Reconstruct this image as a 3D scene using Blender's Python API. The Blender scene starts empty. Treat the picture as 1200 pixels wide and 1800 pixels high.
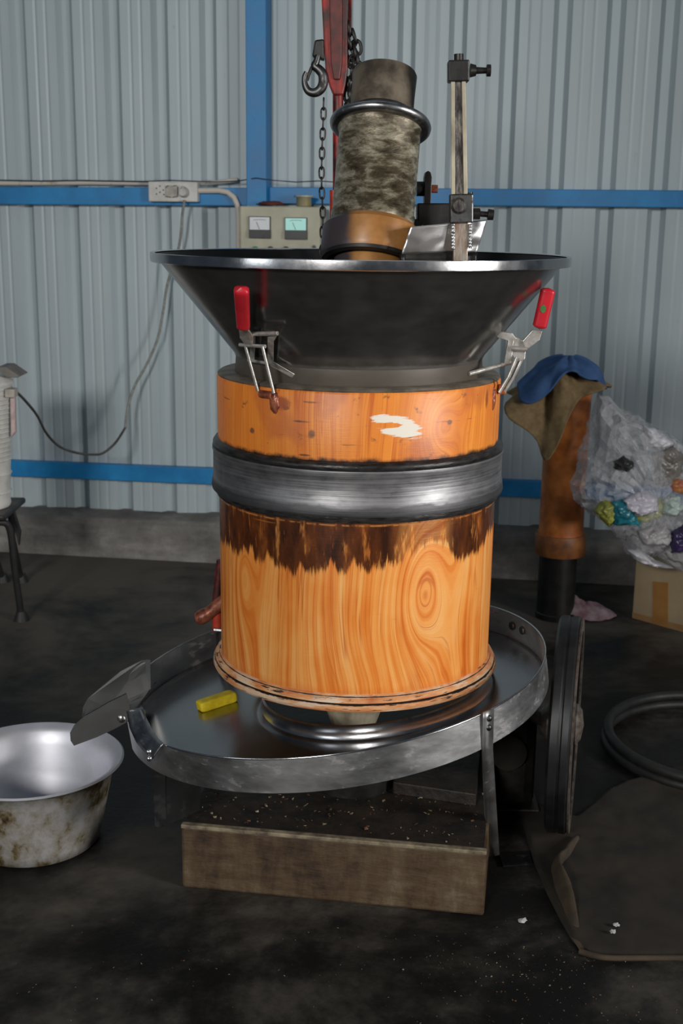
import bpy, bmesh, math, random
from math import sin, cos, pi, atan2, sqrt, radians as rad
from mathutils import Vector as V, Matrix, noise

SC = bpy.context.scene
COL = SC.collection
# ------------------------------------------------------------------ camera
CH = 1.45; FP = 2150.0; PIT = 0.2352; ROL = 0.0121
Fw = V((0, cos(PIT), -sin(PIT))); U0 = V((0, sin(PIT), cos(PIT))); R0 = V((1, 0, 0))
Rt = R0*cos(ROL) + U0*sin(ROL); Up = -R0*sin(ROL) + U0*cos(ROL)
CAM = V((0, 0, CH))
cd = bpy.data.cameras.new('camera'); cam = bpy.data.objects.new('camera', cd); COL.objects.link(cam)
cd.sensor_fit = 'VERTICAL'; cd.sensor_height = 24; cd.lens = FP/1800*24
cam.matrix_world = Matrix(((Rt.x, Up.x, -Fw.x, 0), (Rt.y, Up.y, -Fw.y, 0), (Rt.z, Up.z, -Fw.z, CH), (0, 0, 0, 1)))
SC.camera = cam
cd.dof.use_dof = True; cd.dof.focus_distance = 2.5; cd.dof.aperture_fstop = 4.5
SC.view_settings.view_transform = 'Standard'; SC.view_settings.look = 'None'
SC.view_settings.gamma = 1; SC.view_settings.use_curve_mapping = False
SC.view_settings.exposure = 0.0
# ------------------------------------------------------------------ light
w = bpy.data.worlds.new('world'); SC.world = w; w.use_nodes = True
w.node_tree.nodes['Background'].inputs[0].default_value = (0.58, 0.76, 1.0, 1)
w.node_tree.nodes['Background'].inputs[1].default_value = 0.04

def area(name, loc, target, sx, sy, power, col):
    l = bpy.data.lights.new(name, 'AREA'); l.shape = 'RECTANGLE'; l.size = sx; l.size_y = sy
    l.energy = power; l.color = col
    o = bpy.data.objects.new(name, l); COL.objects.link(o); o.location = loc
    o.rotation_euler = (V(target)-V(loc)).to_track_quat('-Z', 'Y').to_euler()
    return o
area('doorway_daylight', (-2.25, -4.0, 3.0), (0.05, 2.7, 0.9), 1.2, 0.9, 235, (1.0, 0.97, 0.93))
area('left_window_daylight', (-3.4, 0.0, 1.75), (0.0, 3.0, 1.1), 0.9, 1.1, 9, (0.9, 0.95, 1.0))
area('right_window_daylight', (3.5, 0.4, 1.6), (0.0, 2.8, 0.95), 0.9, 1.2, 22, (1.0, 0.97, 0.94)).data.spread = rad(75)
area('roof_skylight', (-0.8, 3.4, 4.6), (-0.8, 5.1, 1.9), 4.5, 1.2, 7, (0.83, 0.93, 1.0))

# ------------------------------------------------------------------ points from the survey of the place
WY = 0.1468; WD = 5.1
Wn = V((sin(WY), cos(WY), 0)); Wt = V((cos(WY), -sin(WY), 0))
def ray(x, y): return Fw + Rt*((x-600)/FP) - Up*((y-900)/FP)
def P(x, y, Y): d = ray(x, y); return CAM + d*(Y/d.y)
def Z(x, y, z=0.0): d = ray(x, y); return CAM + d*((z-CH)/d.z)
def W(x, y, o=0.0): d = ray(x, y); return CAM + d*((WD-o)/d.dot(Wn))
def WT(t, z, o=0.0): p = Wt*t + Wn*(WD-o); return V((p.x, p.y, z))
AX, AY = 0.034, 2.678           # axis of the mill
def hop_r(z):
    if z < 1.121: return 0.309
    if z < 1.167: return 0.268
    return 0.27 + (z-1.167)*(0.428-0.27)/(1.362-1.167)
def on(px, py, gap=0.0, Y=None):
    d = ray(px, py); k = 2.0
    while k < 3.2:
        p = CAM + d*k
        if sqrt((p.x-AX)**2+(p.y-AY)**2) < hop_r(p.z)+gap: return p
        k += 0.002
    return P(px, py, Y or AY-0.1)

# ------------------------------------------------------------------ mesh builder
class MB:
    def __init__(s): s.v = []; s.f = []
    def add(s, vs, fs):
        n = len(s.v); s.v += [V(a) for a in vs]; s.f += [tuple(i+n for i in f) for f in fs]; return s
    def box(s, c, size, M=None):
        c = V(c); h = V(size)*0.5; vs = []
        for z in (-1, 1):
            for a, b in ((-1, -1), (1, -1), (1, 1), (-1, 1)):
                q = V((a*h.x, b*h.y, z*h.z))
                vs.append(c + (M @ q if M else q))
        return s.add(vs, [(3, 2, 1, 0), (4, 5, 6, 7), (0, 1, 5, 4), (1, 2, 6, 5), (2, 3, 7, 6), (3, 0, 4, 7)])
    def tube(s, path, r, seg=10, closed=False, caps=True):
        path = [V(p) for p in path]; n = len(path); rings = []
        rr = r if isinstance(r, (list, tuple)) else [r]*n
        up = None
        for i, p in enumerate(path):
            if closed: t = path[(i+1) % n]-path[i-1]
            else: t = path[min(i+1, n-1)]-path[max(i-1, 0)]
            t.normalize()
            if up is None: up = t.orthogonal().normalized()
            up = (up - t*up.dot(t)); up = up.normalized() if up.length > 1e-6 else t.orthogonal().normalized()
            b = t.cross(up)
            rings.append([p + (up*cos(2*pi*k/seg)+b*sin(2*pi*k/seg))*rr[i] for k in range(seg)])
        vs = [q for ring in rings for q in ring]; fs = []
        for i in range(n if closed else n-1):
            j = (i+1) % n
            for k in range(seg):
                l = (k+1) % seg; fs.append((i*seg+k, i*seg+l, j*seg+l, j*seg+k))
        if not closed and caps:
            fs.append(tuple(range(seg))[::-1]); fs.append(tuple((n-1)*seg+k for k in range(seg)))
        return s.add(vs, fs)
    def lathe(s, prof, c=(0, 0, 0), seg=96, M=None, closed=False):
        c = V(c); n = len(prof); vs = []; fs = []
        for r, z in prof:
            for k in range(seg):
                a = 2*pi*k/seg; q = V((r*cos(a), r*sin(a), z)); vs.append(c + (M @ q if M else q))
        for i in range(n if closed else n-1):
            j = (i+1) % n
            for k in range(seg):
                l = (k+1) % seg; fs.append((i*seg+k, i*seg+l, j*seg+l, j*seg+k))
        return s.add(vs, fs)
    def prism(s, poly, d):
        n = len(poly); d = V(d); a = [V(p) for p in poly]
        fs = [tuple(range(n)), tuple(range(2*n-1, n-1, -1))]
        for i in range(n):
            j = (i+1) % n; fs.append((i, i+n, j+n, j))
        return s.add(a+[p+d for p in a], fs)
    def grid(s, fn, nu, nv, closed=False):
        vs = [fn(i/nu, j/nv) for j in range(nv+1) for i in range(nu if closed else nu+1)]
        w_ = nu if closed else nu+1; fs = []
        for j in range(nv):
            for i in range(nu):
                k = (i+1) % w_ if closed else i+1
                fs.append((j*w_+i, j*w_+k, (j+1)*w_+k, (j+1)*w_+i))
        return s.add(vs, fs)
    def build(s, name, mat, parent=None, smooth=None, bevel=0, solid=0, origin=None, sub=0, fixn=True):
        me = bpy.data.meshes.new(name)
        if parent is not None: o0 = V(parent.get('_o', (0, 0, 0)))
        elif origin is not None: o0 = V(origin)
        else:
            xs = [p.x for p in s.v]; ys = [p.y for p in s.v]
            o0 = V(((min(xs)+max(xs))/2, (min(ys)+max(ys))/2, min(p.z for p in s.v)))
        me.from_pydata([tuple(p-o0) for p in s.v], [], s.f); me.update()
        if fixn:
            bm = bmesh.new(); bm.from_mesh(me); bmesh.ops.remove_doubles(bm, verts=bm.verts, dist=1e-6)
            bmesh.ops.recalc_face_normals(bm, faces=bm.faces); bm.to_mesh(me); bm.free()
        me.materials.append(mat)
        if smooth is not None:
            me.polygons.foreach_set('use_smooth', [True]*len(me.polygons))
            me.set_sharp_from_angle(angle=rad(smooth))
        o = bpy.data.objects.new(name, me); COL.objects.link(o)
        if parent is not None: o.parent = parent
        else: o.location = o0
        ORI[o.name] = o0; o['_o'] = tuple(o0)
        if solid:
            m = o.modifiers.new('thickness', 'SOLIDIFY'); m.thickness = solid; m.offset = 0
        if bevel:
            m = o.modifiers.new('bevel', 'BEVEL'); m.width = bevel; m.segments = 2; m.limit_method = 'ANGLE'; m.angle_limit = rad(40)
            m.harden_normals = False
        if sub:
            m = o.modifiers.new('sub', 'SUBSURF'); m.levels = sub; m.render_levels = sub
        return o
ORI = {}
def thing(name, loc, label, cat, group=None):
    o = bpy.data.objects.new(name, None); COL.objects.link(o); o.location = loc; o['_o'] = tuple(loc)
    o.empty_display_size = 0.05; o['label'] = label; o['category'] = cat
    if group: o['group'] = group
    return o
def tag(o, label, cat, group=None, kind=None):
    o['label'] = label; o['category'] = cat
    if group: o['group'] = group
    if kind: o['kind'] = kind
    return o
def struct(o): o['kind'] = 'structure'; return o

# ------------------------------------------------------------------ material helper
class X:
    """a float socket with arithmetic"""
    def __init__(s, T, k): s.T = T; s.k = k
    def _m(s, op, *a): return s.T.m(op, s, *a)
    def __add__(s, o): return s._m('ADD', o)
    def __sub__(s, o): return s._m('SUBTRACT', o)
    def __mul__(s, o): return s._m('MULTIPLY', o)
    def __truediv__(s, o): return s._m('DIVIDE', o)
    __radd__ = __add__; __rmul__ = __mul__
    def __rsub__(s, o): return s.T.m('SUBTRACT', o, s)
class Mat:
    def __init__(s, name):
        s.m_ = bpy.data.materials.new(name); s.m_.use_nodes = True; s.nt = s.m_.node_tree
        s.b = s.nt.nodes['Principled BSDF']; s.tc = None
    def node(s, t): return s.nt.nodes.new(t)
    def put(s, sock, v):
        if isinstance(v, X): v = v.k
        if hasattr(v, 'is_output'): s.nt.links.new(v, sock)
        elif isinstance(v, (tuple, list)) and len(v) == 3 and sock.type == 'RGBA': sock.default_value = (*v, 1)
        else: sock.default_value = v
    def m(s, op, *a, clamp=False):
        n = s.node('ShaderNodeMath'); n.operation = op; n.use_clamp = clamp
        for i, v in enumerate(a): s.put(n.inputs[i], v)
        return X(s, n.outputs[0])
    def xyz(s, src='Object'):
        if not s.tc: s.tc = s.node('ShaderNodeTexCoord')
        n = s.node('ShaderNodeSeparateXYZ'); s.nt.links.new(s.tc.outputs[src], n.inputs[0])
        return [X(s, n.outputs[i]) for i in range(3)]
    def vec(s, x, y, z=0.0):
        n = s.node('ShaderNodeCombineXYZ')
        for i, v in enumerate((x, y, z)): s.put(n.inputs[i], v)
        return n.outputs[0]
    def obj(s):
        if not s.tc: s.tc = s.node('ShaderNodeTexCoord')
        return s.tc.outputs['Object']
    def noise(s, vec, scale, detail=3, rough=0.5, dist=0.0):
        n = s.node('ShaderNodeTexNoise'); s.nt.links.new(vec, n.inputs['Vector'])
        n.inputs['Scale'].default_value = scale; n.inputs['Detail'].default_value = detail
        n.inputs['Roughness'].default_value = rough; n.inputs['Distortion'].default_value = dist
        return X(s, n.outputs[0])
    def ss(s, v, a, b):
        n = s.node('ShaderNodeMapRange'); n.interpolation_type = 'SMOOTHSTEP'
        s.put(n.inputs[0], v); s.put(n.inputs[1], a); s.put(n.inputs[2], b)
        n.inputs[3].default_value = 0; n.inputs[4].default_value = 1
        return X(s, n.outputs[0])
    def ramp(s, v, stops, interp='LINEAR'):
        n = s.node('ShaderNodeValToRGB'); s.put(n.inputs[0], v); e = n.color_ramp.elements
        n.color_ramp.interpolation = interp
        while len(e) < len(stops): e.new(0.5)
        for i, (p, c) in enumerate(stops):
            e[i].position = p; e[i].color = (*c, 1) if isinstance(c, tuple) else (c, c, c, 1)
        return n.outputs[0]
    def mix(s, f, a, b, mode='MIX'):
        n = s.node('ShaderNodeMix'); n.data_type = 'RGBA'; n.blend_type = mode
        s.put(n.inputs[0], f); s.put(n.inputs[6], a); s.put(n.inputs[7], b)
        return n.outputs[2]
    def bump(s, h, dist=0.002, st=0.5):
        n = s.node('ShaderNodeBump'); n.inputs['Distance'].default_value = dist; n.inputs['Strength'].default_value = st
        s.put(n.inputs['Height'], h); s.nt.links.new(n.outputs[0], s.b.inputs['Normal'])
    def set(s, col=None, rough=None, metal=None, **k):
        if col is not None: s.put(s.b.inputs['Base Color'], col)
        if rough is not None: s.put(s.b.inputs['Roughness'], rough)
        if metal is not None: s.put(s.b.inputs['Metallic'], metal)
        for a, v in k.items(): s.put(s.b.inputs[a.replace('_', ' ')], v)
        return s.m_

def simple(name, c1, c2=None, scale=20, rough=0.5, metal=0.0, bump=0.0, detail=4, lo=0.35, hi=0.65, stretch=None, **k):
    T = Mat(name); c2 = c2 or tuple(a*0.8 for a in c1)
    v = T.obj()
    if stretch:
        x, y, z = T.xyz(); v = T.vec(x*stretch[0], y*stretch[1], z*stretch[2])
    n = T.noise(v, scale, detail, 0.6)
    c = T.ramp(n, [(lo, c2), (hi, c1)])
    r2 = T.noise(T.obj(), scale*0.7, 3)
    T.set(c, r2*0.25 + (rough-0.12), metal, **k)
    if bump: T.bump(n, bump, 0.6)
    return T.m_

def steel(name, base=0.5, rough=0.25, smudge=0.3, dirt=(0.09, 0.07, 0.05), dirt_lo=0.6, scale=9, stretch=(1, 1, 1)):
    T = Mat(name); x, y, z = T.xyz(); v = T.vec(x*stretch[0], y*stretch[1], z*stretch[2])
    n = T.noise(v, scale, 6, 0.65); n2 = T.noise(v, scale*3.1, 4, 0.6)
    c = T.ramp(n, [(0.3, (base*(1-smudge),)*3), (0.7, (base, base*1.01, base*1.03))])
    d = T.ss(n2*0.6+n*0.4, dirt_lo-0.05, dirt_lo+0.12)
    T.set(T.mix(d, c, dirt), n*0.3+(rough-0.1)+d*0.35, 1.0 - d*0.75)
    T.bump(n2, 0.0006, 0.35)
    return T.m_

M = {}
# corrugated sheet
T = Mat('sheet_paint'); x, y, z = T.xyz()
n = T.noise(T.vec(x*6, y*6, z*0.4), 2, 3, 0.5); n2 = T.noise(T.obj(), 2.2, 4, 0.6)
c = T.ramp(n*0.6+n2*0.4, [(0.3, (0.40, 0.475, 0.505)), (0.7, (0.47, 0.55, 0.575))])
d = T.ss(T.noise(T.vec(x*8, y*8, z*3), 4, 5, 0.7), 0.66, 0.8)
M['sheet'] = T.set(T.mix(d*0.5, c, (0.28, 0.27, 0.25)), n*0.2+0.38, 0.1)
T.bump(n2, 0.003, 0.12)
# blue paint
T = Mat('blue_paint'); x, y, z = T.xyz()
n = T.noise(T.obj(), 7, 5, 0.65); e = T.ss(T.noise(T.obj(), 45, 4, 0.7), 0.66, 0.74)
c = T.ramp(n, [(0.3, (0.008, 0.17, 0.42)), (0.7, (0.012, 0.26, 0.60))])
M['blue'] = T.set(T.mix(e*0.7, c, (0.05, 0.035, 0.03)), n*0.2+0.35, 0.0)
# floor
T = Mat('oily_floor'); x, y, z = T.xyz()
a = T.noise(T.obj(), 1.6, 6, 0.62, 0.4); b = T.noise(T.obj(), 9, 6, 0.7); c0 = T.noise(T.obj(), 60, 3, 0.6)
far = T.ss(y, 3.3, 4.7)
m1 = T.ss(a*0.75+b*0.25+far*0.16, 0.44, 0.70)
c = T.mix(m1, (0.009, 0.0087, 0.0085), (0.110, 0.098, 0.082))
sp = T.ss(c0*0.6+b*0.4, 0.63, 0.70)
c = T.mix(sp*0.5, c, (0.11, 0.09, 0.07))
M['floor'] = T.set(c, m1*0.32+0.42, 0.0, Specular_IOR_Level=0.16)
T.bump(b*0.7+c0*0.3, 0.006, 0.5)
# cement ledge
T = Mat('cement'); x, y, z = T.xyz()
n = T.noise(T.obj(), 6, 7, 0.7); n2 = T.noise(T.vec(x, y, z*4), 3, 5, 0.6)
c = T.ramp(n*0.5+n2*0.5, [(0.35, (0.085, 0.080, 0.075)), (0.52, (0.19, 0.18, 0.165)), (0.66, (0.34, 0.33, 0.31))])
M['cement'] = T.set(c, 0.85, 0); T.bump(n, 0.012, 0.8)

BZ = 0.235                       # height of the drum's lowest point
def cylc(px, py, R=0.309):
    d = ray(px, py); k = 1.8
    while k < 3.4:
        p = CAM+d*k
        if sqrt((p.x-AX)**2+(p.y-AY)**2) < R: break
        k += 0.001
    return atan2(p.x-AX, -(p.y-AY))*R, p.z
def wood(name, top):
    T = Mat(name); x, y, z = T.xyz()
    u = T.m('ARCTAN2', x, y*-1.0)*0.309; v = z+BZ
    F = u*1.0 + (T.noise(T.vec(u*3, v*0.9), 2.0, 3)-0.5)*0.05
    knots = [((770, 745), .035, .05, .07)] if top else [((740, 1032), .040, .085, .13), ((424, 1010), .026, .075, .06), ((640, 1210), .05, .06, -.03)]
    for (kx, ky), a, b, A in knots:
        ku, kv = cylc(kx, ky)
        du = (u-ku)/a; dv = (v-kv)/b
        F = F + T.m('EXPONENT', (du*du+dv*dv)*-0.5)*A
        # the grain parts around a knot and fans out below it
        dw = (v-(kv-b*1.6))/(b*1.7); du2 = (u-ku)/(a*2.6)
        F = F + T.m('EXPONENT', (du2*du2+dw*dw)*-0.6)*(A*0.45)
    g1 = T.noise(T.vec(F*46.0, v*1.1), 1.0, 2, 0.5)*0.62 + T.noise(T.vec(F*105.0, v*0.8, 4.0), 1.0, 2, 0.5)*0.38; g2 = T.noise(T.vec(F*210.0, v*3.0), 1.0, 3, 0.6)
    g3 = T.noise(T.vec(u*6, v*4), 1.6, 3)
    if top:
        st = [(0.30, (0.52, 0.11, 0.012)), (0.45, (0.76, 0.22, 0.025)), (0.58, (0.88, 0.31, 0.042)), (0.72, (0.93, 0.42, 0.09))]
    else:
        st = [(0.37, (0.60, 0.12, 0.012)), (0.45, (0.80, 0.24, 0.036)), (0.53, (0.90, 0.37, 0.085)), (0.64, (0.95, 0.54, 0.20))]
    c = T.ramp(g1*0.66+g2*0.14+g3*0.20, st)
    for fq, sd, wd, amt in [(38.0, 2.0, 0.020, 0.75), (85.0, 6.0, 0.022, 0.45)]:
        gl = T.m('ABSOLUTE', T.noise(T.vec(F*fq, v*0.9, sd), 1.0, 2, 0.5)-0.5)
        c = T.mix((1.0-T.ss(gl, 0.0, wd))*(T.ss(T.noise(T.vec(u*8, v*5, sd), 1.0, 2), 0.35, 0.6))*amt, c, (0.55, 0.105, 0.012))
    fine = T.noise(T.vec(u*30, v*260), 1.0, 3, 0.6)
    c = T.mix(T.ss(fine, 0.62, 0.8)*0.25, c, (0.35, 0.12, 0.05))
    rag = T.noise(T.vec(u*22, v*14), 1.0, 5, 0.7)
    if top:
        # grease just above the band, scuffs, blotches, white smear, red swath
        red = T.ss(T.noise(T.vec(u*5, v*4, 3.3), 2.2, 3), 0.52, 0.68)
        c = T.mix(red*0.65, c, (0.52, 0.13, 0.03))
        left = T.ss(u*-1.0, 0.10, 0.36); c = T.mix(left*0.45, c, (0.78, 0.20, 0.025))
        sc = T.ss(T.noise(T.vec(u*7, v*75, 1.0), 1.0, 5, 0.65), 0.63, 0.70)
        bl = T.ss(T.noise(T.vec(u*20, v*24, 5.0), 1.4, 4, 0.6), 0.615, 0.72)
        c = T.mix(sc*0.8, c, (0.05, 0.025, 0.015)); c = T.mix(bl*0.7, c, (0.09, 0.04, 0.02))
        for (kx, ky), a, b, col in [((530, 741), .030, .0035, (0.04, 0.02, 0.015)), ((548, 763), .014, .014, (0.14, 0.06, 0.03)), ((443, 757), .011, .010, (0.10, 0.05, 0.03)), ((535, 800), .022, .004, (0.05, 0.025, 0.015)), ((790, 742), .010, .008, (0.12, .06, .04)), ((492, 708), .035, .022, (0.30, 0.055, 0.018)), ((855, 700), .012, .032, (0.22, 0.04, 0.015))]:
            ku, kv = cylc(kx, ky); du = (u-ku)/a; dv = (v-kv)/b
            c = T.mix(T.ss(rag*1.6-(du*du+dv*dv), 0.2, 0.7)*0.8, c, col)
        ku, kv = cylc(700, 750); tl = (u-ku)*0.25+(v-kv)
        st_ = T.noise(T.vec(u*14, (v-u*0.10)*150), 1.0, 4, 0.6)
        du = (u-ku)/.056; dv = tl/.026
        hole = T.m('EXPONENT', (((u-ku+.016)/.022)*((u-ku+.016)/.022) + ((v-kv-0.003)/.0055)*((v-kv-0.003)/.0055))*-1.0)
        msk = T.ss(1.15-(du*du+dv*dv)+(st_-0.5)*2.2+(rag-0.5)*0.8-hole*1.6, 0.30, 0.55)
        c = T.mix(msk, c, (0.84, 0.78, 0.68))
        gr = T.ss(v*-1.0 + rag*0.030, -0.978, -0.966)
        c = T.mix(gr, c, (0.018, 0.012, 0.010))
        rgh = msk*0.3+0.42
    else:
        # ragged dark varnish running down from under the band
        pts = [(386, 955), (430, 972), (460, 985), (490, 1000), (540, 1006), (600, 1004), (640, 998), (690, 988), (730, 968), (760, 948), (800, 985), (830, 975), (866, 925)]
        stops = []
        for px, py in pts:
            uu, vv = cylc(px, py); stops.append((max(0, min(1, (uu+0.5)/1.0)), max(0., min(1., (vv-0.7)/0.2))))
        ed = T.ramp((u+0.5), stops); es = T.node('ShaderNodeSeparateColor'); T.nt.links.new(ed, es.inputs[0])
        edge = X(T, es.outputs[0])*0.2+0.7
        j = (T.noise(T.vec(u*70, v*4), 1.0, 6, 0.8)-0.5)*0.09 + (T.noise(T.vec(u*28, v*3, 9.0), 1.0, 3, 0.6)-0.5)*0.09 + (T.noise(T.vec(u*230, v*12), 1.0, 3, 0.7)-0.5)*0.025
        dk = T.ss(v-edge+j, -0.006, 0.010)
        thin = T.ss(T.noise(T.vec(u*48, v*7), 1.0, 4, 0.7), 0.54, 0.68)
        br = T.ramp(T.noise(T.vec(u*30, v*9), 1.0, 4, 0.6), [(0.35, (0.035, 0.011, 0.005)), (0.55, (0.11, 0.030, 0.008)), (0.72, (0.28, 0.085, 0.018))])
        rt = T.ss((u-0.06), 0.0, 0.06)*T.ss(0.22-u, 0.0, 0.04)
        c = T.mix(dk*(1.0-thin*0.55-rt*0.45), c, br)
        gr = T.ss(v+rag*0.03, 0.868, 0.880)
        c = T.mix(gr, c, (0.02, 0.016, 0.014))
        ln = T.ss(T.noise(T.vec(u*4, v*170), 1.0, 3, 0.6), 0.60, 0.7)*T.ss(v, 0.83, 0.845)
        c = T.mix(ln*0.7, c, (0.42, 0.15, 0.035))
        l2 = (v-0.8535+(rag-0.5)*0.004)/0.0016; c = T.mix(T.m('EXPONENT', l2*l2*-1.0)*T.ss(rag, 0.42, 0.55)*0.8, c, (0.60, 0.23, 0.06))
        bt = T.ss(0.515-v+(rag-0.5)*0.03, 0.0, 0.03); c = T.mix(bt*0.5, c, (0.55, 0.15, 0.03))
        rgh = dk*-0.06+0.34
    mm = T.set(c, rgh, 0.0, Specular_IOR_Level=0.5)
    T.bump(fine*0.5+g2*0.3+rag*0.2, 0.0016, 0.35)
    return mm
M['wood_top'] = wood('grained_paint_upper', True)
M['wood_low'] = wood('grained_paint_lower', False)
# chipped paint of bottom flange
T = Mat('chipped_paint'); x, y, z = T.xyz(); u = T.m('ARCTAN2', x, y*-1.0)*0.32; v = z
n = T.noise(T.vec(u*16, v*150), 1.0, 6, 0.72); n2 = T.noise(T.vec(u*12, v*60, 4.0), 1.0, 4, 0.6)
c = T.ramp(n2, [(0.3, (0.50, 0.14, 0.04)), (0.5, (0.72, 0.33, 0.13)), (0.7, (0.74, 0.58, 0.40))])
c = T.mix(T.ss(n, 0.56, 0.61), c, (0.03, 0.022, 0.02))
hi = T.ss(T.noise(T.vec(u*9, v*40, 7.0), 1.0, 4, 0.6), 0.52, 0.60); c = T.mix(hi*0.6, c, (0.80, 0.68, 0.52))
for zc, wd, th in [(0.4765, 0.0022, 0.40), (0.4895, 0.0020, 0.50)]:
    dz = (v+BZ-zc)/wd; ln = T.m('EXPONENT', dz*dz*-1.0)
    c = T.mix(T.ss(ln*1.0+(T.noise(T.vec(u*22, v*30, zc*90), 1.0, 4, 0.7)-th)*1.6, 0.55, 0.75), c, (0.03, 0.02, 0.016))
M['chip'] = T.set(c, 0.45, 0.0); T.bump(n, 0.003, 0.8)
# black grease bead
M['bead'] = simple('greasy_black_bead', (0.045, 0.042, 0.04), (0.012, 0.011, 0.010), 30, 0.35, 0.3, 0.002, stretch=(1, 1, 5))
# brushed hoop
T = Mat('worn_hoop_steel'); x, y, z = T.xyz(); u = T.m('ARCTAN2', x, y*-1.0)*0.32
n = T.noise(T.vec(u*4, z*160), 1.0, 4, 0.6); n2 = T.noise(T.vec(u*18, z*30), 1.0, 5, 0.6)
c = T.ramp(n*0.5+n2*0.5, [(0.33, (0.10, 0.10, 0.105)), (0.5, (0.24, 0.24, 0.25)), (0.68, (0.36, 0.355, 0.35))])
low = T.ss(0.900-(z+BZ)+(n2-0.5)*0.03, 0.0, 0.010)
c = T.mix(low*0.7, c, (0.045, 0.045, 0.05))
M['hoop'] = T.set(c, n*0.15+0.38+low*0.1, 0.8); T.bump(n, 0.0015, 0.5)
M['lip'] = simple('grey_lip', (0.21, 0.18, 0.14), (0.10, 0.085, 0.065), 25, 0.5, 0.25, 0.001)
# hopper
T = Mat('hopper_steel'); x, y, z = T.xyz(); zz = z+1.122
n = T.noise(T.obj(), 10, 6, 0.65); n2 = T.noise(T.vec(x*3, y*3, z*8), 6, 4)
c = T.ramp(n*0.6+n2*0.4, [(0.35, (0.17, 0.165, 0.16)), (0.65, (0.30, 0.295, 0.285))])
br = T.ss(1.170-zz+(n-0.5)*0.01, 0.0, 0.012)
c = T.mix(br*0.85, c, (0.055, 0.040, 0.024))
gr = T.ss(1.130-zz+(n2-0.5)*0.02, 0, 0.01); c = T.mix(gr, c, (0.015, 0.012, 0.01))
M['hopper'] = T.set(c, n*0.22+0.10+br*0.3, 0.9-br*0.8); T.bump(n2, 0.0012, 0.3)
M['rim'] = steel('polished_rim', 0.72, 0.16, 0.12, dirt_lo=0.8, scale=14)
M['inner'] = simple('dark_oiled_steel', (0.022, 0.022, 0.024), (0.010, 0.010, 0.010), 8, 0.45, 0.2, Specular_IOR_Level=0.25)
# tray
M['tray_floor'] = steel('tray_floor_steel', 0.36, 0.17, 0.25, dirt=(0.12, 0.12, 0.12), dirt_lo=0.72, scale=4)
M['wing'] = steel('wing_steel', 0.24, 0.36, 0.2, dirt_lo=0.75, scale=6)
M['tray_rim'] = steel('tray_rim_steel', 0.66, 0.36, 0.35, dirt=(0.12, 0.07, 0.06), dirt_lo=0.60, scale=11, stretch=(1, 1, 2.5))
M['steel'] = steel('worn_steel', 0.55, 0.28, 0.4, dirt_lo=0.63, scale=30)
M['steel_br'] = steel('bright_bent_steel', 0.78, 0.22, 0.3, dirt_lo=0.72, scale=22)
M['latch'] = simple('latch_steel', (0.66, 0.64, 0.60), (0.40, 0.38, 0.34), 60, 0.34, 0.6, 0.001)
M['steel_dk'] = steel('dull_dark_steel', 0.16, 0.38, 0.5, dirt=(0.03, 0.025, 0.02), dirt_lo=0.55, scale=20)
M['leg'] = steel('leg_steel', 0.50, 0.42, 0.3, dirt=(0.12, 0.09, 0.07), dirt_lo=0.64, scale=12)
# press shaft
T = Mat('mottled_sleeve'); x, y, z = T.xyz()
n = T.noise(T.vec(x, y, z*2.6), 17, 8, 0.75, 0.3); n2 = T.noise(T.obj(), 5, 4)
c = T.ramp(n*0.7+n2*0.3, [(0.37, (0.028, 0.021, 0.012)), (0.46, (0.10, 0.080, 0.048)), (0.53, (0.29, 0.26, 0.185)), (0.62, (0.56, 0.53, 0.43))])
M['sleeve'] = T.set(c, 0.36, 0.35); T.bump(n, 0.002, 0.6)
M['cap'] = simple('grimy_cap', (0.20, 0.165, 0.12), (0.07, 0.055, 0.042), 18, 0.5, 0.3, 0.002, lo=0.38, hi=0.62)
T = Mat('oiled_wood_collar'); x, y, z = T.xyz()
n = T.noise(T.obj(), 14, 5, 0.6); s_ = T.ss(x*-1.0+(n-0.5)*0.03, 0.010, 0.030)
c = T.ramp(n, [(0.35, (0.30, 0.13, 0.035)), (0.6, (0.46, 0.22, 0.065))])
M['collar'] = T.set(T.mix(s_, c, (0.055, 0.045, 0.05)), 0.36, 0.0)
M['black'] = simple('black_grime', (0.018, 0.016, 0.015), (0.006, 0.006, 0.006), 20, 0.45)
M['blackmetal'] = simple('black_greasy_metal', (0.03, 0.028, 0.026), (0.012, 0.011, 0.010), 25, 0.4, 0.3, 0.001)
M['redpaint'] = simple('worn_red_paint', (0.38, 0.018, 0.010), (0.050, 0.012, 0.010), 26, 0.5, 0.0, 0.001, lo=0.42, hi=0.60, stretch=(1, 1, .5))
M['redbright'] = simple('red_paint', (0.62, 0.07, 0.025), (0.30, 0.03, 0.02), 18, 0.4)
M['grip'] = simple('red_vinyl_grip', (0.60, 0.02, 0.035), (0.42, 0.012, 0.022), 12, 0.35)
M['weld'] = simple('rusty_weld', (0.40, 0.13, 0.065), (0.13, 0.03, 0.02), 60, 0.35, 0.2, 0.003)
M['lug'] = simple('orange_lug', (0.62, 0.16, 0.03), (0.30, 0.05, 0.02), 30, 0.4)
M['cream'] = simple('cream_grime', (0.60, 0.54, 0.40), (0.18, 0.15, 0.10), 14, 0.4, 0, 0.001, stretch=(1, 1, .4))
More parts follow.
